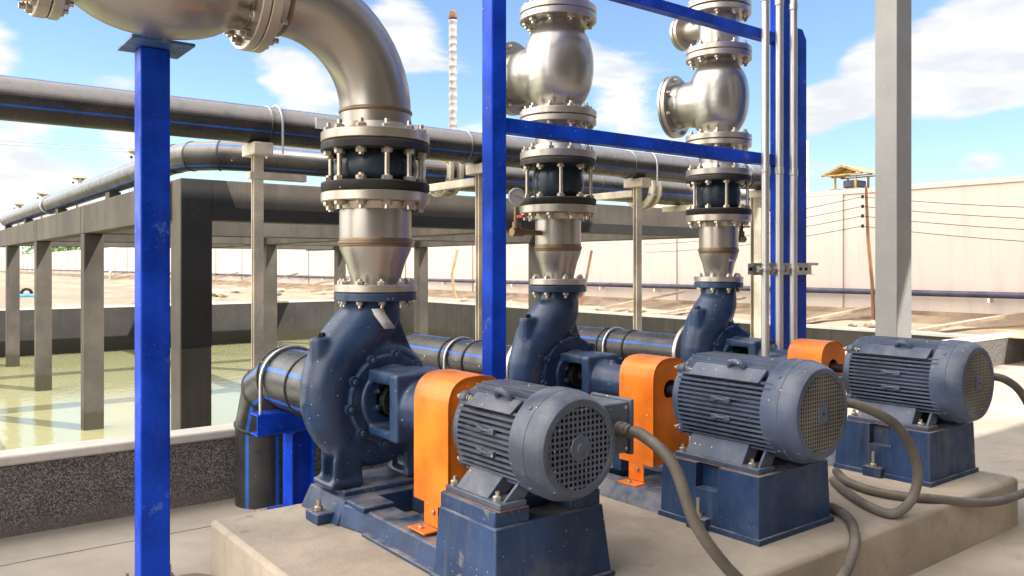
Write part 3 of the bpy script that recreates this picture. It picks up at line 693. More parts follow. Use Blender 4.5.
# pump 1 line
reducer(X1, YA, .184, .122, .212, .277, 1.380, 1.632, 1.884, 10, 12, 'largest steel reducer, on the nearest pump')
joint(X1, YA, .277, .212, 1.886, 2.140, 12, 'widest black rubber joint, below the big steel elbow')
el = thing('elbow_pipe', (X1, YA, 2.142), 'big stainless elbow bending left over the nearest pump', 'elbow')
RB, RP, ZAX = .50, .182, 2.80
m = MB(); pts = [(X1, YA, 2.16), (X1, YA, 2.24), (X1, YA, ZAX-RB)]+[(X1-RB+RB*math.cos(PI/2*k/14), YA, ZAX-RB+RB*math.sin(PI/2*k/14)) for k in range(1, 15)]+[(1.43, YA, ZAX)]
m.tube(pts, RP, 56, caps=False); m.build('bend', M['steel'], el, sharp=60)
m = MB(); m.lathe([(RP-.002, -.014), (RP+.006, -.004), (RP+.006, .006), (RP-.002, .014)], (X1, YA, ZAX-RB), UP, 56); m.build('weld_bead', M['weld'], el)
m = MB(); m.lathe([(RP-.002, -.014), (RP+.006, -.004), (RP+.006, .006), (RP-.002, .014)], (1.50, YA, ZAX), (1, 0, 0), 56); m.build('weld_bead', M['weld'], el)
m = MB(); m.ring((X1, YA, 2.142), UP, 0, .048, .277, RP*.9); m.lathe([(RP*1.14, .048), (RP*1.05, .09), (RP, .09)], (X1, YA, 2.142), UP, 48); f = m.build('flange', M['flange'], el)
bolt_ring(f, (X1, YA, 2.19), UP, .24, 12, .026, .022, .022)
m = MB(); m.ring((1.376, YA, ZAX), (1, 0, 0), 0, .050, .277, RP*.9); m.lathe([(RP*1.14, .05), (RP*1.05, .085), (RP, .085)], (1.376, YA, ZAX), (1, 0, 0), 48); f = m.build('flange', M['flange'], el)
bolt_ring(f, (1.426, YA, ZAX), (1, 0, 0), .24, 12, .026, .022, .022)
check_valve((1.372, YA, ZAX), (-1, 0, 0), (0, 0, 1), .84, .285, .277, .19, 12, 'horizontal steel check valve lying on the left blue post')
t = thing('flanged_neck', (.40, YA, ZAX), 'steel pipe end leaving the frame at the upper left corner', 'flanged pipe')
m = MB(); m.ring((.528, YA, ZAX), (-1, 0, 0), 0, .05, .277, RP*.9); f = m.build('flange', M['flange'], t); bolt_ring(f, (.478, YA, ZAX), (-1, 0, 0), .24, 12, .026, .022, .022)
m = MB(); m.lathe([(RP, .0), (RP, 2.6)], (.5, YA, ZAX), (-1, 0, 0), 48); m.build('spool', M['steel'], t)

# pump 2 and 3 lines
for X, k in ((X2, 0), (X3, 1)):
    who = ('second', 'farthest')[k]
    rd = reducer(X, YB, .143, .098, .178, .238, 1.395, 1.625, 1.884, 8, 10, ('middle steel reducer, beside the gauge left of it', 'farthest steel reducer, with a small white sticker')[k])
    joint(X, YB, .238, .162, 1.886, 2.170, 10, ('middle rubber joint behind the blue frame', 'farthest rubber joint, left of the grey conduits')[k], .044)
    flange_neck(X, YB, .238, .143, 2.172, 2.425, 10, ('middle flanged neck, behind the lower blue beam', 'farthest flanged neck, partly behind the lower blue beam')[k])
    m = MB()
    t = check_valve((X, YB, 2.430), (0, 0, 1), (-.26, 1, 0), .64, .222, .240, .145, 10, ('middle upright check valve with round cover behind the blue frame', 'farthest upright check valve between the two blue beams')[k])
    m = MB(); m.ring((X, YB, 2.388), UP, 0, .038, .238, .10); f = m.build('lower_flange', M['flange'], t); bolt_ring(f, (X, YB, 2.388), DN, .20, 10, .023, .019, .016)
    t = thing('flanged_neck', (X, YB, 3.075), ('top pipe above the middle check valve', 'top valve assembly above the farthest check valve')[k], 'flanged pipe', 'top pipes above the valves')
    rr = (.112, .148)[k]
    m = MB(); m.lathe([(rr, 3.08), (rr, 3.30), (rr*.98, 4.3)], (X, YB, 0), UP, 44); m.build('spool', M['steel'], t)
    m = MB(); m.ring((X, YB, 3.074), UP, 0, .042, .240, rr*.9); f = m.build('flange', M['flange'], t); bolt_ring(f, (X, YB, 3.116), UP, .20, 10, .023, .019, .018)
    for z in (3.36, 3.41):
        m = MB(); m.ring((X, YB, z), UP, 0, .042, .235, rr*.9); f = m.build('flange', M['flange'], t)
        bolt_ring(f, (X, YB, z if z < 3.4 else z+.042), DN if z < 3.4 else UP, .20, 10, .023, .019, .016)
    if k:
        m = MB(); m.cyl((X, YB+.1, 3.31), (X, YB+.30, 3.31), .07, .07, 20); m.ring((X, YB+.30, 3.31), (0, 1, 0), 0, .03, .13, .04); m.ring((X, YB+.335, 3.31), (0, 1, 0), 0, .03, .13, .04)
        m.build('branch', M['flange'], t)
        MB().box(X-.035, X+.01, YB-.1275, YB-.121, 1.545, 1.575).build('sticker', M['tag'], rd)

# pressure gauges
def gauge(X, sx, d, lab):
    t = thing('pressure_gauge', (X+sx*d, YB, 1.68), lab, 'gauge', 'pressure gauges on the reducers')
    z = 1.715; x = X+sx*d
    m = MB(); m.tube([(X+sx*.13, YB, z), (x-sx*.02, YB, z), (x, YB, z+.02), (x, YB, z+.15)], .016, 12); m.cyl((x-sx*.05, YB, z), (x+sx*.035, YB, z), .026, .026, 12); m.cyl((x, YB, z+.02), (x, YB, z+.06), .026, .026, 12); m.build('pipe', M['weld'], t)
    m = MB(); m.box(x-.012, x+.012, YB-.07, YB-.018, z+.085, z+.10); m.build('valve_handle', M['red'], t)
    zc = z+.215
    m = MB(); m.lathe([(0, .025), (.046, .025), (.050, .018), (.050, -.018), (.043, -.020), (.043, -.012), (0, -.012)], (x, YB, zc), (.55, .83, 0), 32); c = m.build('case', M['galv'], t)
    m = MB(); m.lathe([(0, -.0145), (.0425, -.0145)], (x, YB, zc), (.55, .83, 0), 32); dd = m.build('dial', M['dial'], t)
    n = Vector((-.55, -.83, 0)).normalized(); u = Vector((.83, -.55, 0)).normalized()
    p = Vector((x, YB, zc))+n*.019
    MB().bar(p-u*.012+Vector((0, 0, .006)), p+u*.03+Vector((0, 0, -.014)), .002, .004, n).build('needle', M['dark'], t)
gauge(X2, -1, .33, 'round pressure gauge between the middle blue post and second steel column')
gauge(X3, 1, .27, 'round pressure gauge just left of the grey conduits')

# ------------------------------------------------------------------ pumps
def pump(X, Y, big, lab, y_ped0, y_ped1, gy0, gy1):
    k = 1.0 if big else .89
    t = thing('centrifugal_pump', (X, Y, .278), lab, 'pump', 'blue pumps on the plinth')
    P = lambda x, y, z: (X+x*k, Y+y*k, ZS+z*k)
    zf = (1.376-ZS)/k if big else (1.391-ZS)/k
    m = MB()
    # volute: a growing tube from upper right round the bottom to the left, then up into the discharge neck
    pts, rad = [], []
    for i in range(25):
        a = R_(70)-R_(250)*i/24; f = i/24; rc = .235+.03*f
        pts.append(P(rc*math.cos(a), 0, rc*math.sin(a))); rad.append((.060+.078*f)*k)
    nf = 1.0 if big else 1.10
    for x, z, r in ((-.262, .07, .140), (-.240, .15, .143), (-.190, .235, .146*nf), (-.115, .315, .150*nf), (-.048, .385, .150*nf), (-.010, .445, .143*nf), (0, .50, .132*nf), (0, zf-.02, .126*nf)):
        pts.append(P(x, 0, z)); rad.append(r*k)
    m.tube(pts, rad, 28)
    m.lathe([(0, -.135*k), (.25*k, -.130*k), (.275*k, -.10*k), (.275*k, .10*k), (.22*k, .14*k), (0, .15*k)], (X, Y, ZS), (0, 1, 0), 48)
    m.cyl(P(0, .1, 0), P(0, .235, 0), .155*k, .17*k, 36)
    # neck rib on the right, drain boss on the left shoulder
    m.prism([(.10, .47), (.21, .20), (.0, .20)], lambda a, b: P(a, -.03, b), lambda a, b: P(a, .03, b))
    bz = .315 if big else .395; bxx = -.315 if big else -.300
    m.cyl(P(bxx, -.03, .10), P(bxx, -.03, bz), .056*k, .056*k, 20)
    # feet
    for sx in (-1, 1):
        zb = ((.418 if big else .372)-ZS)/k
        m.prism([(sx*.13, -.20), (sx*.26, -.16), (sx*.285, zb+.03), (sx*.12, zb+.03)], lambda a, b: P(a, -.10, b), lambda a, b: P(a, -.07, b))
        m.prism([(sx*.13, -.20), (sx*.26, -.16), (sx*.27, zb+.03), (sx*.13, zb+.03)], lambda a, b: P(a, .06, b), lambda a, b: P(a, .09, b))
        a, b_ = sorted((sx*.16, sx*.20)); q0 = P(a, -.10, zb); q1 = P(b_, .09, -.15); m.box(q0[0], q1[0], q0[1], q1[1], q0[2], q1[2])
        a, b_ = sorted((sx*.12, sx*.30)); q0 = P(a, -.115, zb); q1 = P(b_, .11, zb+.034); m.box(q0[0], q1[0], q0[1], q1[1], q0[2], q1[2])
    c = m.build('casing', M['pump'], t); cast(c, .0105 if big else .0095, 8)
    m = MB(); m.ring((X, Y, ZS+zf*k), UP, -.040, 0, .212 if big else .178, .06); f = m.build('discharge_flange', M['pump'], c)
    bolt_ring(f, (X, Y, ZS+zf*k-.040), DN, (.212 if big else .178)*.83, 10 if big else 8, .018, .018, .016)
    m = MB(); m.ring(P(0, .24, 0), (0, 1, 0), 0, .035, .21*k if big else .265*k, .06); m.build('suction_flange', M['pump'] if big else M['flange'], c)
    bolt(c, P(bxx, -.03, bz+.001), UP, .02, .022, .0, mat='blackring', name='plug')
    for sx in (-1, 1): bolt(c, P(sx*.262, -.085, ((.418 if big else .372)-ZS)/k+.036), UP, .018, .02, .02)
    if big:
        m = MB()
        prev = None
        for i, (dx, dy, z) in enumerate(((.010, -.150, 1.300), (.020, -.158, 1.27), (.045, -.165, 1.235), (.075, -.158, 1.20))):
            row = [m.b.verts.new((X-.085+dx-.028+.062*j, Y+dy-.006*j, z)) for j in (0, 1)]
            if prev: m.face([prev[0], prev[1], row[1], row[0]])
            prev = row
        o = m.build('paper_tag', M['tag'], c); sd = o.modifiers.new('thick', 'SOLIDIFY'); sd.thickness = .003
    # cover plate with bolt lugs
    cr_ = .225 if big else .258
    m = MB(); m.lathe([(.10*k, -.175*k), (.145*k, -.175*k), (.165*k, -.158*k), ((cr_-.010)*k, -.158*k), (cr_*k, -.150*k), (cr_*k, -.100*k)], (X, Y, ZS), (0, 1, 0), 48)
    cv = m.build('cover_plate', M['pump'], t)
    for i in range(10):
        a = 2*PI*(i+.25)/10; MB().cyl(P((cr_-.005)*math.cos(a), -.10, (cr_-.005)*math.sin(a)), P((cr_-.005)*math.cos(a), -.161, (cr_-.005)*math.sin(a)), .027*k, .026*k, 14).build('lug', M['pump'], cv)
    for i in range(10):
        a = 2*PI*(i+.25)/10; bolt(cv, P((cr_-.005)*math.cos(a), -.162, (cr_-.005)*math.sin(a)), (0, -1, 0), .015*k, .014*k, .006, mat='pump')
    # bearing bracket: lantern open at both sides, then the bearing housing
    m = MB()
    m.lathe([(.09*k, -.165*k), (.175*k, -.165*k), (.175*k, -.195*k), (.09*k, -.195*k), (.09*k, -.165*k)], (X, Y, ZS), (0, 1, 0), 40)
    for z0, z1 in ((.105, .160), (-.160, -.115)):
        q0, q1 = P(-.135, -.455, z0), P(.135, -.17, z1); m.box(q0[0], q1[0], q0[1], q1[1], q0[2], q1[2])
    m.lathe([(.10*k, -.45*k), (.135*k, -.45*k), (.135*k, -.17*k), (.10*k, -.17*k), (.10*k, -.45*k)], (X, Y, ZS+.03*k), (0, 1, 0), 24, R_(25), R_(155))
    q0, q1 = P(-.140, -.465, -.160), P(.140, -.390, .155); m.box(q0[0], q1[0], q0[1], q1[1], q0[2], q1[2])
    q0, q1 = P(.10, -.40, -.150), P(.140, -.17, .150); m.box(q0[0], q1[0], q0[1], q1[1], q0[2], q1[2])
    yh = (gy1-.02-Y)/k
    m.lathe([(.0, -.45*k), (.132*k, -.45*k), (.118*k, -.49*k), (.108*k, -.54*k), (.102*k, yh*k), (0, yh*k)], (X, Y, ZS), (0, 1, 0), 36)
    m.cyl(P(0, -.54, .09), P(0, -.54, .135), .02*k, .02*k, 10)
    br = m.build('bearing_bracket', M['pump'], t); cast(br, .0085, 5)
    m = MB(); m.cyl(P(0, -.165, 0), P(0, -.40, 0), .032*k, .032*k, 20); m.cyl(P(0, -.165, 0), P(0, -.235, 0), .085*k, .08*k, 28); m.build('shaft', M['dark'], t)
    bolt(t, P(-.092, -.20, -.03), (-1, 0, 0), .014, .014, .01, mat='pump'); bolt(t, P(-.09, -.20, .05), (-1, 0, 0), .012, .012, .01, mat='pump')
    m = MB(); q0, q1 = P(-.04, -.66, -.40), P(.04, -.58, -.08); m.box(q0[0], q1[0], q0[1], q1[1], .35, q1[2]); m.build('support_foot', M['pump'], t, bevel=.006)
    # coupling guard: arched sheet
    hw = .150 if big else .143; top = .195 if big else .172; zb = .49 if big else .455
    def arch(w, h, n=18):
        pp = [(-w, zb)]
        for i in range(n+1):
            a = PI-PI*i/n; ca, sa = math.cos(a), math.sin(a)
            pp.append((w*math.copysign(abs(ca)**.72, ca), ZS+h-w+w*abs(sa)**.72))
        return pp+[(w, zb)]
    m = MB(); po, pi = arch(hw, top), arch(hw-.006, top-.006)
    vo0 = [m.b.verts.new((X+a, gy0, b)) for a, b in po]; vo1 = [m.b.verts.new((X+a, gy1, b)) for a, b in po]
    vi0 = [m.b.verts.new((X+a, gy0, b)) for a, b in pi]; vi1 = [m.b.verts.new((X+a, gy1, b)) for a, b in pi]
    for i in range(len(po)-1):
        m.face([vo0[i], vo0[i+1], vo1[i+1], vo1[i]]); m.face([vi0[i], vi1[i], vi1[i+1], vi0[i+1]])
        m.face([vo0[i], vi0[i], vi0[i+1], vo0[i+1]]); m.face([vo1[i], vo1[i+1], vi1[i+1], vi1[i]])
    # end plates with the shaft opening
    for yy in (gy0+.001, gy1-.007):
        inner = [(x, max(z, zb+.001)) for x, z in arch(hw-.004, top-.004)]
        m2 = [(.085*math.cos(PI-2*PI*i/24), ZS+.085*math.sin(PI-2*PI*i/24)) for i in range(25)]
        n = len(inner); A = [m.b.verts.new((X+a, yy+.003, b)) for a, b in inner]
        # left and right halves kept simple: quads from the outline to the hole
        B = [m.b.verts.new((X+.055*math.cos(a), yy+.003, ZS+.055*math.sin(a))) for a in [PI*1.25-1.5*PI*i/(n-1) for i in range(n)]]
        for i in range(n-1): m.face([A[i], A[i+1], B[i+1], B[i]])
        m.face([A[n-1], A[0], B[0], B[n-1]])
    gu = m.build('coupling_guard', M['orange'], t, sharp=50)
    for sx in (-1, 1):
        m = MB()
        a, b_ = sorted((X+sx*hw*.99, X+sx*(hw-.008)))
        ym = (gy0+gy1)/2
        m.box(a, b_, ym-.055, ym+.055, zb-.095, zb-.001)
        a, b_ = sorted((X+sx*(hw-.004), X+sx*(hw+.075))); m.box(a, b_, ym-.07, ym+.065, zb-.105, zb-.096)
        bolt(gu, (X+sx*(hw+.045), ym, zb-.096), UP, .012, .010, .01)
        m.build('guard_foot', M['orange'], gu, bevel=.003)
    bolt(gu, (X-hw-.001, gy0+.11, zb-.03), (-1, 0, 0), .011, .008, .0)
    m = MB(); m.cyl((X, gy0-.14, ZS), (X, gy1+.02, ZS), .028, .028, 20); m.build('coupling', M['dark'], t)
    # baseplate
    m = MB(); Z0 = .279
    if big:
        m.box(X-.315, X+.315, 3.58, 4.00, Z0, .392, (.045, .045, .0, .02)); m.box(X-.245, X+.245, 3.64, 3.97, .390, .418)
        m.box(X-.265, X-.10, 3.40, 3.579, .37, .398); m.box(X+.10, X+.265, 3.40, 3.579, .37, .398)
        for sx in (-1, 1):
            a, b_ = sorted((X+sx*.29, X+sx*.385)); m.box(a, b_, 3.64, 3.78, Z0, .330)
            m.prism([(.305, 3.585), (.268, 3.40), (.270, 2.70), (.10, 2.70), (.10, 3.585)], lambda p, q: (X+sx*p, q, Z0), lambda p, q: (X+sx*(p-(.028 if p > .2 else 0)), q, .376))
            a, b_ = sorted((X+sx*.26, X+sx*.288)); m.box(a, b_, 2.72, 3.38, Z0, .296)
        m.box(X-.11, X+.11, 3.18, 3.34, Z0, .340); m.box(X-.10, X+.10, 2.72, 2.95, Z0, .338)
        m.box(X-.290, X+.290, y_ped0, y_ped1, Z0, .562, (.024, .024, .030, .01)); m.box(X-.262, X-.10, y_ped0+.04, y_ped1-.012, .558, .62); m.box(X+.10, X+.262, y_ped0+.04, y_ped1-.012, .558, .62); m.box(X-.11, X+.11, y_ped0+.16, y_ped1-.016, .558, .612)
        m.box(X-.300, X+.300, y_ped0-.010, y_ped1+.01, Z0, .30)
        ped = (.62, .245)
    else:
        m.box(X-.28, X+.28, 3.62, 4.03, Z0, .345, (.015, .015, 0, .01)); m.box(X-.245, X+.245, 3.66, 4.0, .345, .372)
        for sx in (-1, 1):
            m.prism([(.285, 3.64), (.285, 2.77), (.12, 2.77), (.12, 3.64)], lambda p, q: (X+sx*p, q, Z0), lambda p, q: (X+sx*(p-(.06 if p > .2 else 0)), q, .352))
        m.box(X-.12, X+.12, 2.77, 3.15, Z0, .345); m.box(X-.12, X+.12, 3.4, 3.5, Z0, .345)
        # box pedestal with a notch in each long side
        x0, x1, y0, y1, zt = X-.285, X+.285, y_ped0, y_ped1, .575
        ya, yb = y0+.23, y0+.36
        m.box(x0, x1, y0, ya, Z0, zt, (.012, .012, .008, 0)); m.box(x0, x1, yb, y1, Z0, zt, (.012, .012, 0, .008))
        m.box(x0, x1, ya, yb, Z0, .46, (.006, .006, 0, 0)); m.box(x0+.06, x1-.06, ya, yb, .46, zt-.004)
        m.box(x0-.012, x1+.012, y0-.012, y1+.005, Z0, .303)
        for sx in (-1, 1):
            a, b_ = sorted((X+sx*.28, X+sx*.335)); m.box(a, b_, y0+.26, y0+.37, Z0, .335)
        ped = (zt, .27)
    bp = m.build('baseplate', M['base'], t, bevel=.007)
    if big:
        for sx, y in ((-1, 3.71), (1, 3.71)): bolt(bp, (X+sx*.345, y, .330), UP, .02, .022, .03, name='anchor_bolt')
        for sx, y in ((-1, 2.52), (1, 2.52)):
            bolt(bp, (X+sx*.325, y, .300), UP, .018, .02, .05, name='anchor_bolt')
    else:
        for sx in (-1, 1): bolt(bp, (X+sx*.312, y_ped0+.315, .335), UP, .019, .02, .07, name='anchor_bolt')
    return t, ped
pump(X1, YA, True, 'nearest blue pump, with the thin grey paper tag on its neck', 2.345, 2.765, 2.868, 3.143)
pb, _ = pump(X2, YB, False, 'middle blue pump between the blue frame posts', 2.20, 2.775, 2.955, 3.204)

# ------------------------------------------------------------------ motors
def motor(X, y0, y1, y2, Rb, Rc, Rg, zped, mat, gmat, pitch, hub_square, lab, tb_len):
    t = thing('electric_motor', (X, (y0+y2)/2, zped), lab, 'motor', 'electric motors on the pump bases')
    # y0: drive end (far), y1: cowl start, y2: cowl end (near the camera)
    m = MB(); rc = Rb*.84
    m.lathe([(0, 0), (rc*.55, 0), (rc*.75, -.03), (rc*.98, -.035), (rc, -.07), (rc, -(y0-y1)-.02), (0, -(y0-y1)-.02)], (X, y0, ZS), (0, 1, 0), 48)
    ya, yb = y1-.01, y0-.05
    # side cooling fins
    n = int(2*Rb*.80/.0235); 
    for i in range(n+1):
        z = -Rb*.80+i*(Rb*1.42)/n
        xo = min(Rb*.985, math.sqrt(max(0, (Rb*1.10)**2-z*z))); xi = math.sqrt(max(0, rc*rc-z*z))-.004
        if xo-xi < .008: continue
        for sx in (-1, 1):
            a, b_ = sorted((X+sx*xi, X+sx*xo)); m.box(a, b_, ya, yb, ZS+z-.0046, ZS+z+.0046)
    # top fins and crown plate
    n = 9
    for i in range(n):
        x = -Rb*.62+i*Rb*1.24/(n-1); zi = math.sqrt(rc*rc-x*x)-.004; zo = min(Rb*1.03, math.sqrt((Rb*1.10)**2-x*x))
        m.box(X+x-.004, X+x+.004, ya, yb, ZS+zi, ZS+zo)
    bd = m.build('motor_body', mat, t)
    m = MB(); m.lathe([(rc*.5, 0), (Rb*.92, 0), (Rb*.97, -.012), (Rb*.97, -.045), (rc, -.05)], (X, y0, ZS), (0, 1, 0), 48)
    for i in range(4):
        a = PI/4+PI/2*i; m.sphere((X+Rb*.96*math.cos(a), y0-.03, ZS+Rb*.96*math.sin(a)), .032, sc=(1, .9, 1))
    es = m.build('end_shield', mat, t)
    for i in range(4):
        a = PI/4+PI/2*i; bolt(es, (X+Rb*.98*math.cos(a), y0-.002, ZS+Rb*.98*math.sin(a)), (0, 1, 0), .014, .012, .012)
        bolt(es, (X+Rb*.98*math.cos(a), y0-.062, ZS+Rb*.98*math.sin(a)), (0, -1, 0), .014, .012, .012)
    # smooth crown strip with the shallow panel seen on top, side lugs
    for sx in (-1, 1):
        m = MB()
        m.prism([(Rb*.60, Rb*.80), (Rb*.93, Rb*.60), (Rb*.99, Rb*.63), (Rb*.66, Rb*.88)], lambda a, b: (X+sx*a, ya+.06, ZS+b), lambda a, b: (X+sx*a, yb-.06, ZS+b))
        m.build('crown_rib', mat, t, bevel=.004)
    ym = (ya+yb)/2
    for sx in (-1, 1):
        for zz_ in (.035, -.050):
            m = MB(); z = ZS+zz_; xx = X+sx*Rb*.985
            pl_ = [(-.055, -.011), (-.030, -.011), (-.018, -.004), (.018, -.004), (.030, -.011), (.055, -.011), (.055, .013), (.030, .013), (.018, .006), (-.018, .006), (-.030, .013), (-.055, .013)]
            m.prism(pl_, lambda a, b: (xx-.012, ym+a, z+b), lambda a, b: (xx+.010, ym+a, z+b))
            m.build('clamp_lug', mat, t, bevel=.003)
    # lifting eye on the left shoulder and on top
    ang = R_(128); c = Vector((X+Rb*1.0*math.cos(ang), ym-.04, ZS+Rb*1.0*math.sin(ang)))
    m = MB(); pts = [c+Vector((math.cos(a)*.0, math.cos(a)*.042, 0))+Vector((math.cos(ang), 0, math.sin(ang)))*(.020+math.sin(a)*.036) for a in [2*PI*i/16 for i in range(17)]]
    m.tube(pts, .014, 10, caps=False); m.cyl(c-Vector((math.cos(ang), 0, math.sin(ang)))*.05, c+Vector((math.cos(ang), 0, math.sin(ang)))*.004, .04, .028, 16); m.build('lifting_eye', mat, t)
    # fan cowl with perforated end
    m = MB(); L = y1-y2
    m.lathe([(Rc*.965, .03), (Rc*.985, .028), (Rc, .015), (Rc*1.0, -L*.42), (Rc*.990, -L*.43), (Rc*.985, -L*.52), (Rc*.955, -L*.70), (Rc*.905, -L*.88), (Rg+.026, -L*.975), (Rg+.014, -L), (Rg, -L*.985), (Rg, -L*.9)], (X, y1, ZS), (0, 1, 0), 64)
    cw = m.build('fan_cowl', mat, t, sharp=28)
    for i in range(4):
        a = PI/4+PI/2*i; bolt(cw, (X+Rc*.998*math.cos(a), y1-.03, ZS+Rc*.998*math.sin(a)), (math.cos(a), 0, math.sin(a)), .009, .005, .0, mat='motor')
    m = mg = MB(); yg = y2+.006; nb = int(Rg/pitch)+1; bwid = pitch*(.135 if hub_square else .165)
    for i in range(-nb, nb+1):
        q = (i+.5)*pitch
        if abs(q) >= Rg: continue
        h = math.sqrt(Rg*Rg-q*q)+.002; h = min(h, Rg*1.38-abs(q)) if not hub_square else h
        m.box(X+q-bwid, X+q+bwid, yg, yg+.003, ZS-h, ZS+h); m.box(X-h, X+h, yg+.0005, yg+.0036, ZS+q-bwid, ZS+q+bwid)
    m = MB()
    if hub_square: m.box(X-.038, X+.038, y2-.001, y2+.006, ZS-.038, ZS+.038)
    else:
        m.lathe([(0, 0), (.048, 0), (.052, .006), (0, .006)], (X, y2-.001, ZS), (0, 1, 0), 8)
        m.lathe([(0, -.007), (.016, -.005), (.02, 0)], (X, y2-.001, ZS), (0, 1, 0), 18)
    if not hub_square:
        for a in (0, 2, 4, 6):
            d = 2*PI*(a+.5)/8; mg.bar((X+Rg*.96*math.cos(d), y2+.004, ZS+Rg*.96*math.sin(d)), (X+Rg*1.03*math.cos(d), y2+.004, ZS+Rg*1.03*math.sin(d)), .08, .003, (0, 1, 0))
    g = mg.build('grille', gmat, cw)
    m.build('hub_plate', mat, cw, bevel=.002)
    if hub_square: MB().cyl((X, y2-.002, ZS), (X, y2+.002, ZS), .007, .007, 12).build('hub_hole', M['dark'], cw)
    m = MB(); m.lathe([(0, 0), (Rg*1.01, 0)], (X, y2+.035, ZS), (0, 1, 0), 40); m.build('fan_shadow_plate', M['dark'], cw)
    # feet
    zb = zped+.002; hx = .245
    for sx in (-1, 1):
        m = MB(); fa, fb = ya+.035, yb-.01
        m.prism([(Rb*.35, ZS-Rb*.72), (Rb*.72, ZS-Rb*.58), (hx-.015, zb+.022), (hx-.10, zb+.022)], lambda a, b: (X+sx*a, fa+.10, b), lambda a, b: (X+sx*a, fb-.05, b))
        a, b_ = sorted((X+sx*.12, X+sx*hx)); m.box(a, b_, fa, fb, zb, zb+.024)
        m.prism([(Rb*.3, ZS-Rb*.7), (Rb*.60, ZS-Rb*.6), (hx-.03, zb+.022), (.12, zb+.022)], lambda a, b: (X+sx*a, fa+.015, b), lambda a, b: (X+sx*a, fa+.03, b))
        f = m.build('foot', mat, t, bevel=.004)
        for y in (fa+.055, fb-.025): bolt(f, (X+sx*(hx-.03), y, zb+.024), UP, .018, .018, .016)
        a, b_ = sorted((X+sx*.115, X+sx*(hx+.006))); MB().box(a, b_, ya+.03, yb-.005, zped+.0004, zped+.0018).build('shim', M['rustpole'], f)
    # terminal box on the right side
    bx0, bx1 = X+Rb*.80, X+Rb*1.0+(.195 if tb_len < .25 else .135); bz0, bz1 = ZS-.10, ZS+.125; by0 = y1-.02; by1 = by0+tb_len
    m = MB(); m.box(bx0, bx1, by0+.01, by1-.01, bz0+.01, bz1-.01); m.box(bx1, bx1+.022, by0, by1, bz0, bz1); tb = m.build('terminal_box', mat, t, bevel=.007)
    gp = Vector((bx1-.055, by0, ZS+.01))
    m = MB(); m.lathe([(0, .02), (.034, .02), (.034, -.012), (.030, -.014), (.030, -.035), (.026, -.038), (.026, -.055), (0, -.055)], gp, (0, 1, 0), 18); m.build('cable_gland', M['cable'], tb)
    for z in (bz0+.03, bz1-.03):
        for x in (bx0+.05, bx1-.02): bolt(tb, (x, by0+.01, z), (0, -1, 0), .008, .006, 0)
    return t, gp
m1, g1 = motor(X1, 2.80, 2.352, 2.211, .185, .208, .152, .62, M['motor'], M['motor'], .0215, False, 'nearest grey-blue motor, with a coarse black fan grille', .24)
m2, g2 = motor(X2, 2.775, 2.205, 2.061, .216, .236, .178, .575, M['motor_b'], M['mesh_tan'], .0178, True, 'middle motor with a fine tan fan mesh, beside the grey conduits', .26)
# the farthest pump and motor are copies of the middle ones
c = copy_tree(pb); c.location.x += X3-X2; c['label'] = 'farthest blue pump, behind the grey conduits'
c = copy_tree(m2); c.location.x += X3-X2; c['label'] = 'rightmost motor with a fine tan fan mesh, before the grey column'
g3 = g2+Vector((X3-X2, 0, 0))

# ------------------------------------------------------------------ motor cables
def spline(P, n=10):
    P = [Vector(p) for p in P]; Q = [P[0]*2-P[1]]+P+[P[-1]*2-P[-2]]; out = []
    for i in range(1, len(Q)-2):
        for k in range(n):
            t = k/n; a, b, c_, d = Q[i-1], Q[i], Q[i+1], Q[i+2]
            out.append(.5*((2*b)+(-a+c_)*t+(2*a-5*b+4*c_-d)*t*t+(-a+3*b-3*c_+d)*t**3))
    return out+[P[-1]]
CR = .0235
zc = .278+CR+.001
cables = [
 ([g1+Vector((0, -.02, 0)), g1+Vector((.02, -.10, -.01)), (2.375, 2.09, .76), (2.42, 2.03, .56), (2.50, 1.985, .42), (2.62, 1.95, .29), (2.78, 1.88, .14), (2.98, 1.76, .04), (3.2, 1.60, CR), (3.5, 1.5, CR)],
  'grey flexible cable falling from the nearest motor over the plinth edge'),
 ([g2+Vector((0, -.02, 0)), g2+Vector((.05, -.10, -.012)), (3.84, 1.99, .755), (4.0, 1.985, .60), (4.06, 1.99, .46), (4.02, 2.01, .345), (3.90, 2.04, zc), (3.95, 2.20, zc), (4.10, 2.40, zc), (4.25, 2.56, zc)],
  'grey flexible cable looping down from the middle motor onto the plinth'),
 ([g3+Vector((0, -.02, 0)), g3+Vector((.06, -.12, -.02)), (5.45, 2.03, .72), (5.62, 2.0, .45), (5.45, 1.93, .25), (5.05, 1.93, .215), (4.70, 1.955, .235), (4.35, 2.03, .298), (4.22, 2.25, zc), (4.28, 2.48, zc), (4.45, 2.66, zc)],
  'long grey cable lying on the plinth, from the rightmost motor'),
 ([(3.80, 2.45, zc), (3.75, 2.24, zc), (3.66, 2.12, zc), (3.54, 2.03, zc), (3.42, 1.955, .285), (3.27, 1.90, .225), (3.07, 1.86, .15), (2.8, 1.75, CR), (2.4, 1.5, CR)],
  'short grey cable dropping off the plinth edge beside the middle pump base'),
]
for pts, lab in cables:
    tag(MB().tube(spline(pts), CR, 16).build('power_cable', M['cable']), lab, 'cable', 'grey cables from the motors')

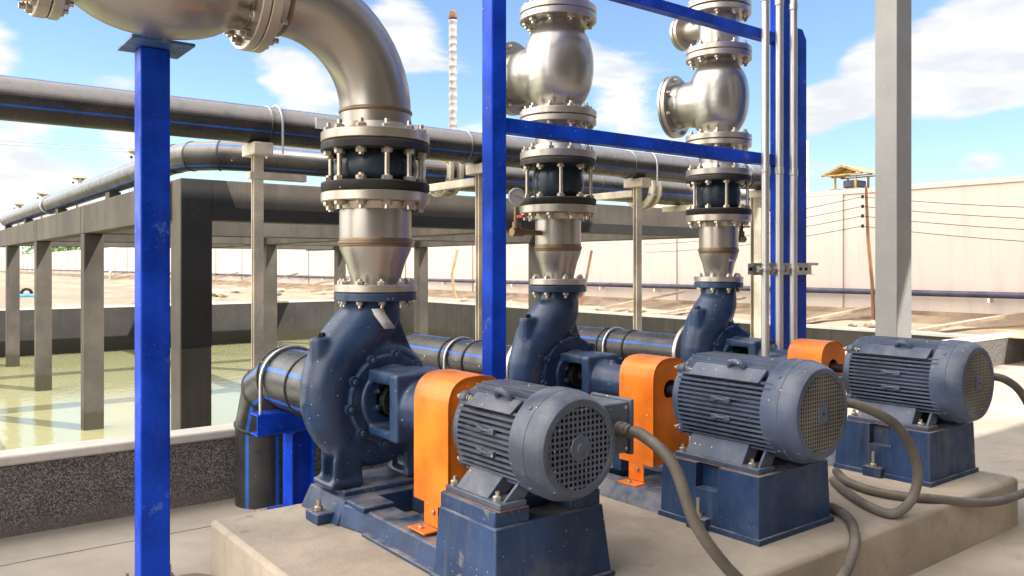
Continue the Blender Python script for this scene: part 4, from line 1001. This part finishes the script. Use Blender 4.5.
# ------------------------------------------------------------------ suction pipes
def suction(X, path, r, beads, lab, seg=48):
    t = thing('suction_pipe', path[0], lab, 'suction pipe', 'black suction pipes behind the pumps')
    MB().tube(path, r, seg, stripes={3, 11, 19, 27, 35, 43}, up=(0, 0, 1)).build('pipe', [M['hdpe_dark'], M['stripe']], t, sharp=12)
    for p, a in beads:
        m = MB(); m.lathe([(r-.003, -.013), (r+.007, -.008), (r+.009, 0), (r+.007, .008), (r-.003, .013)], p, a, 44); m.build('weld_bead', M['blackring'], t)
    m = MB(); y = path[0][1]; m.ring((X, y, ZS-.01), (0, 1, 0), .0, .04, r*1.22, r*.9); m.build('stub_flange', M['blackring'], t)
    return t
r1 = .183; XS = 1.945; za = ZS-.015
suction(XS, [(XS, 4.02, za), (XS, 4.78, za), (XS, 5.02, za-.10), (XS, 5.14, za-.34), (XS, 5.14, .0)], r1,
        [((XS, 4.36, za), (0, 1, 0)), ((XS, 4.78, za), (0, 1, -.2)), ((XS, 5.02, za-.10), (0, 1, -1)), ((XS, 5.14, za-.34), (0, .2, -1))],
        'nearest suction pipe, a black mitred bend going down beside the basin wall')
r2 = .142
s2 = suction(X2, [(X2, 4.09, za), (X2, 5.62, za), (X2, 5.86, za-.09), (X2, 5.97, za-.33), (X2, 5.97, -1.3)], r2,
        [((X2, 4.75, za), (0, 1, 0)), ((X2, 5.05, za), (0, 1, 0)), ((X2, 5.62, za), (0, 1, -.2)), ((X2, 5.86, za-.09), (0, 1, -1)), ((X2, 5.97, za-.33), (0, .2, -1))],
        'middle suction pipe with blue stripes, left of the middle blue post')
c = copy_tree(s2); c.location.x += X3-X2; c['label'] = 'farthest suction pipe with blue stripes, right of the second pump'
# blue stand and U-bolt under the first suction pipe
st = thing('pipe_stand', (XS, 4.72, 0), 'bright blue steel stand under the nearest black suction pipe', 'stand')
m = MB(); m.box(1.72, 2.24, 4.66, 4.78, za-r1-.012, za-r1-.004); m.box(1.72, 2.24, 4.66, 4.78, za-r1-.130, za-r1-.122); m.box(1.72, 2.24, 4.662, 4.670, za-r1-.1215, za-r1-.0125); m.build('channel', M['blue'], st)
m = MB(); m.box(1.925, 1.933, 4.65, 4.79, .042, za-r1-.1305); m.box(2.06, 2.068, 4.65, 4.79, .042, za-r1-.1305); m.box(1.9335, 2.0595, 4.70, 4.708, .042, za-r1-.1305); m.build('post', M['blue'], st)
MB().box(1.85, 2.14, 4.58, 4.86, .030, .041).build('base_plate', M['blue'], st)
MB().box(1.80, 2.19, 4.53, 4.91, -.01, .0295).build('footing', M['plinth'], st, bevel=.008)
bolt(st, (1.875, 4.61, .041), UP, .016, .018, .03); bolt(st, (2.115, 4.61, .041), UP, .016, .018, .03)
ub = []
for k in range(17):
    a = PI*k/16; ub.append((XS-(r1+.012)*math.cos(a), 4.69, za+(r1+.012)*math.sin(a)))
m = MB(); m.tube([(ub[0][0], 4.69, za-r1-.055)]+ub+[(ub[-1][0], 4.69, za-r1-.055)], .011, 10); u = m.build('u_bolt', M['galv'], st)
bolt(u, (ub[0][0], 4.69, za-r1-.014), DN, .018, .018, .02); bolt(u, (ub[-1][0], 4.69, za-r1-.014), DN, .018, .018, .02)
for X, y, nm in ((X2, 4.95, 'middle'), (X3, 4.95, 'farthest')):
    t = thing('u_bolt', (X, y, za), 'grey U-bolt clamped over the %s black suction pipe' % nm, 'clamp', 'U-bolts on suction pipes')
    pts = [(X-(r2+.01), y, za-.25)]+[(X-(r2+.012)*math.cos(PI*k/16), y, za+(r2+.012)*math.sin(PI*k/16)) for k in range(17)]+[(X+(r2+.01), y, za-.25)]
    MB().tube(pts, .011, 10).build('rod', M['galv'], t)
    MB().box(X-.22, X+.22, y-.04, y+.04, za-.26, za-r2-.002).build('cradle', M['blue'], t)
    MB().box(X-.05, X+.05, y-.04, y+.04, .002, za-.261).build('leg', M['blue'], t)

# ------------------------------------------------------------------ blue posts and frame, conduits
bp = thing('support_post', (1.02, 4.03, 0), 'tall bright blue square post at left, carrying the steel check valve', 'post')
bx0, bx1, by0, by1 = .928, 1.058, 3.98, 4.10
MB().box(bx0, bx1, by0, by1, .012, 2.515).build('post', M['blue'], bp, bevel=.008)
MB().box(.865, 1.135, 3.86, 4.15, 2.517, 2.531).build('top_plate', M['blue_edge'], bp, bevel=.002)
MB().box(.88, 1.12, 3.90, 4.17, .001, .012).build('base_plate', M['blue'], bp)
for x, y in ((.905, 3.93), (1.095, 3.93), (.905, 4.14), (1.095, 4.14)): bolt(bp, (x, y, .012), UP, .018, .02, .04, name='anchor_bolt')
sf = thing('goalpost_frame', (3.8, 3.5, .278), 'bright blue goalpost frame with two crossbeams before the valves', 'frame')
MB().box(2.520, 2.615, 3.45, 3.545, .279, 4.6).build('post', M['blue'], sf, bevel=.007)
MB().box(5.072, 5.172, 3.45, 3.55, .279, 4.6).build('post', M['blue'], sf, bevel=.007)
MB().box(2.6155, 5.0715, 3.462, 3.535, 2.222, 2.300).build('crossbeam', M['blue'], sf, bevel=.004)
MB().box(2.6155, 5.0715, 3.462, 3.535, 3.100, 3.166).build('crossbeam', M['blue'], sf, bevel=.004)
m = MB(); m.prism([(5.27, 0), (5.395, 0), (5.395, 3.175), (5.345, 3.245), (5.27, 3.245)], lambda a, b: (a, 3.46, b), lambda a, b: (a, 3.54, b))
tag(m.build('support_post', M['blue'], bevel=.004), 'blue post with a chamfered top, half hidden by the rightmost conduit', 'post')
for x, w_ in ((4.785, 'leftmost'), (4.946, 'middle'), (5.114, 'rightmost')):
    m = MB(); m.tube([(x, 3.385, .24), (x, 3.385, 2.1), (x+.002, 3.385, 3.1), (x, 3.385, 4.6)], .0265, 20)
    for z in (2.15, 3.32): m.ring((x, 3.385, z), UP, 0, .05, .0305, .026, 20)
    tag(m.build('conduit', M['galv']), w_+' of the three grey vertical conduits on the blue post', 'conduit', 'grey vertical conduits')
sb = thing('strut_bracket', (5.0, 3.42, 1.49), 'slotted steel strut clamping the three conduits together', 'bracket')
m = MB(); m.box(4.66, 5.42, 3.436, 3.440, 1.448, 1.532); m.box(4.66, 5.42, 3.413, 3.4355, 1.528, 1.532); m.box(4.66, 5.42, 3.413, 3.4355, 1.448, 1.452)
m.build('channel', M['galv'], sb)
for x in (4.785, 4.946, 5.114):
    m = MB(); m.ring((x, 3.385, 1.475), UP, 0, .032, .034, .0268, 24); m.box(x-.062, x-.030, 3.392, 3.412, 1.470, 1.512); m.box(x+.030, x+.062, 3.392, 3.412, 1.470, 1.512)
    c = m.build('clamp', M['galv'], sb); bolt(c, (x-.046, 3.392, 1.492), (0, -1, 0), .011, .01, .012); bolt(c, (x+.046, 3.392, 1.492), (0, -1, 0), .011, .01, .012)
for x in (4.69, 5.21, 5.28, 5.35): MB().box(x-.018, x+.018, 3.4345, 3.4358, 1.478, 1.500).build('slot', M['dark'], sb)
MB().box(5.33, 5.46, 3.405, 3.4125, 1.515, 1.535).build('strap_end', M['galv'], sb)
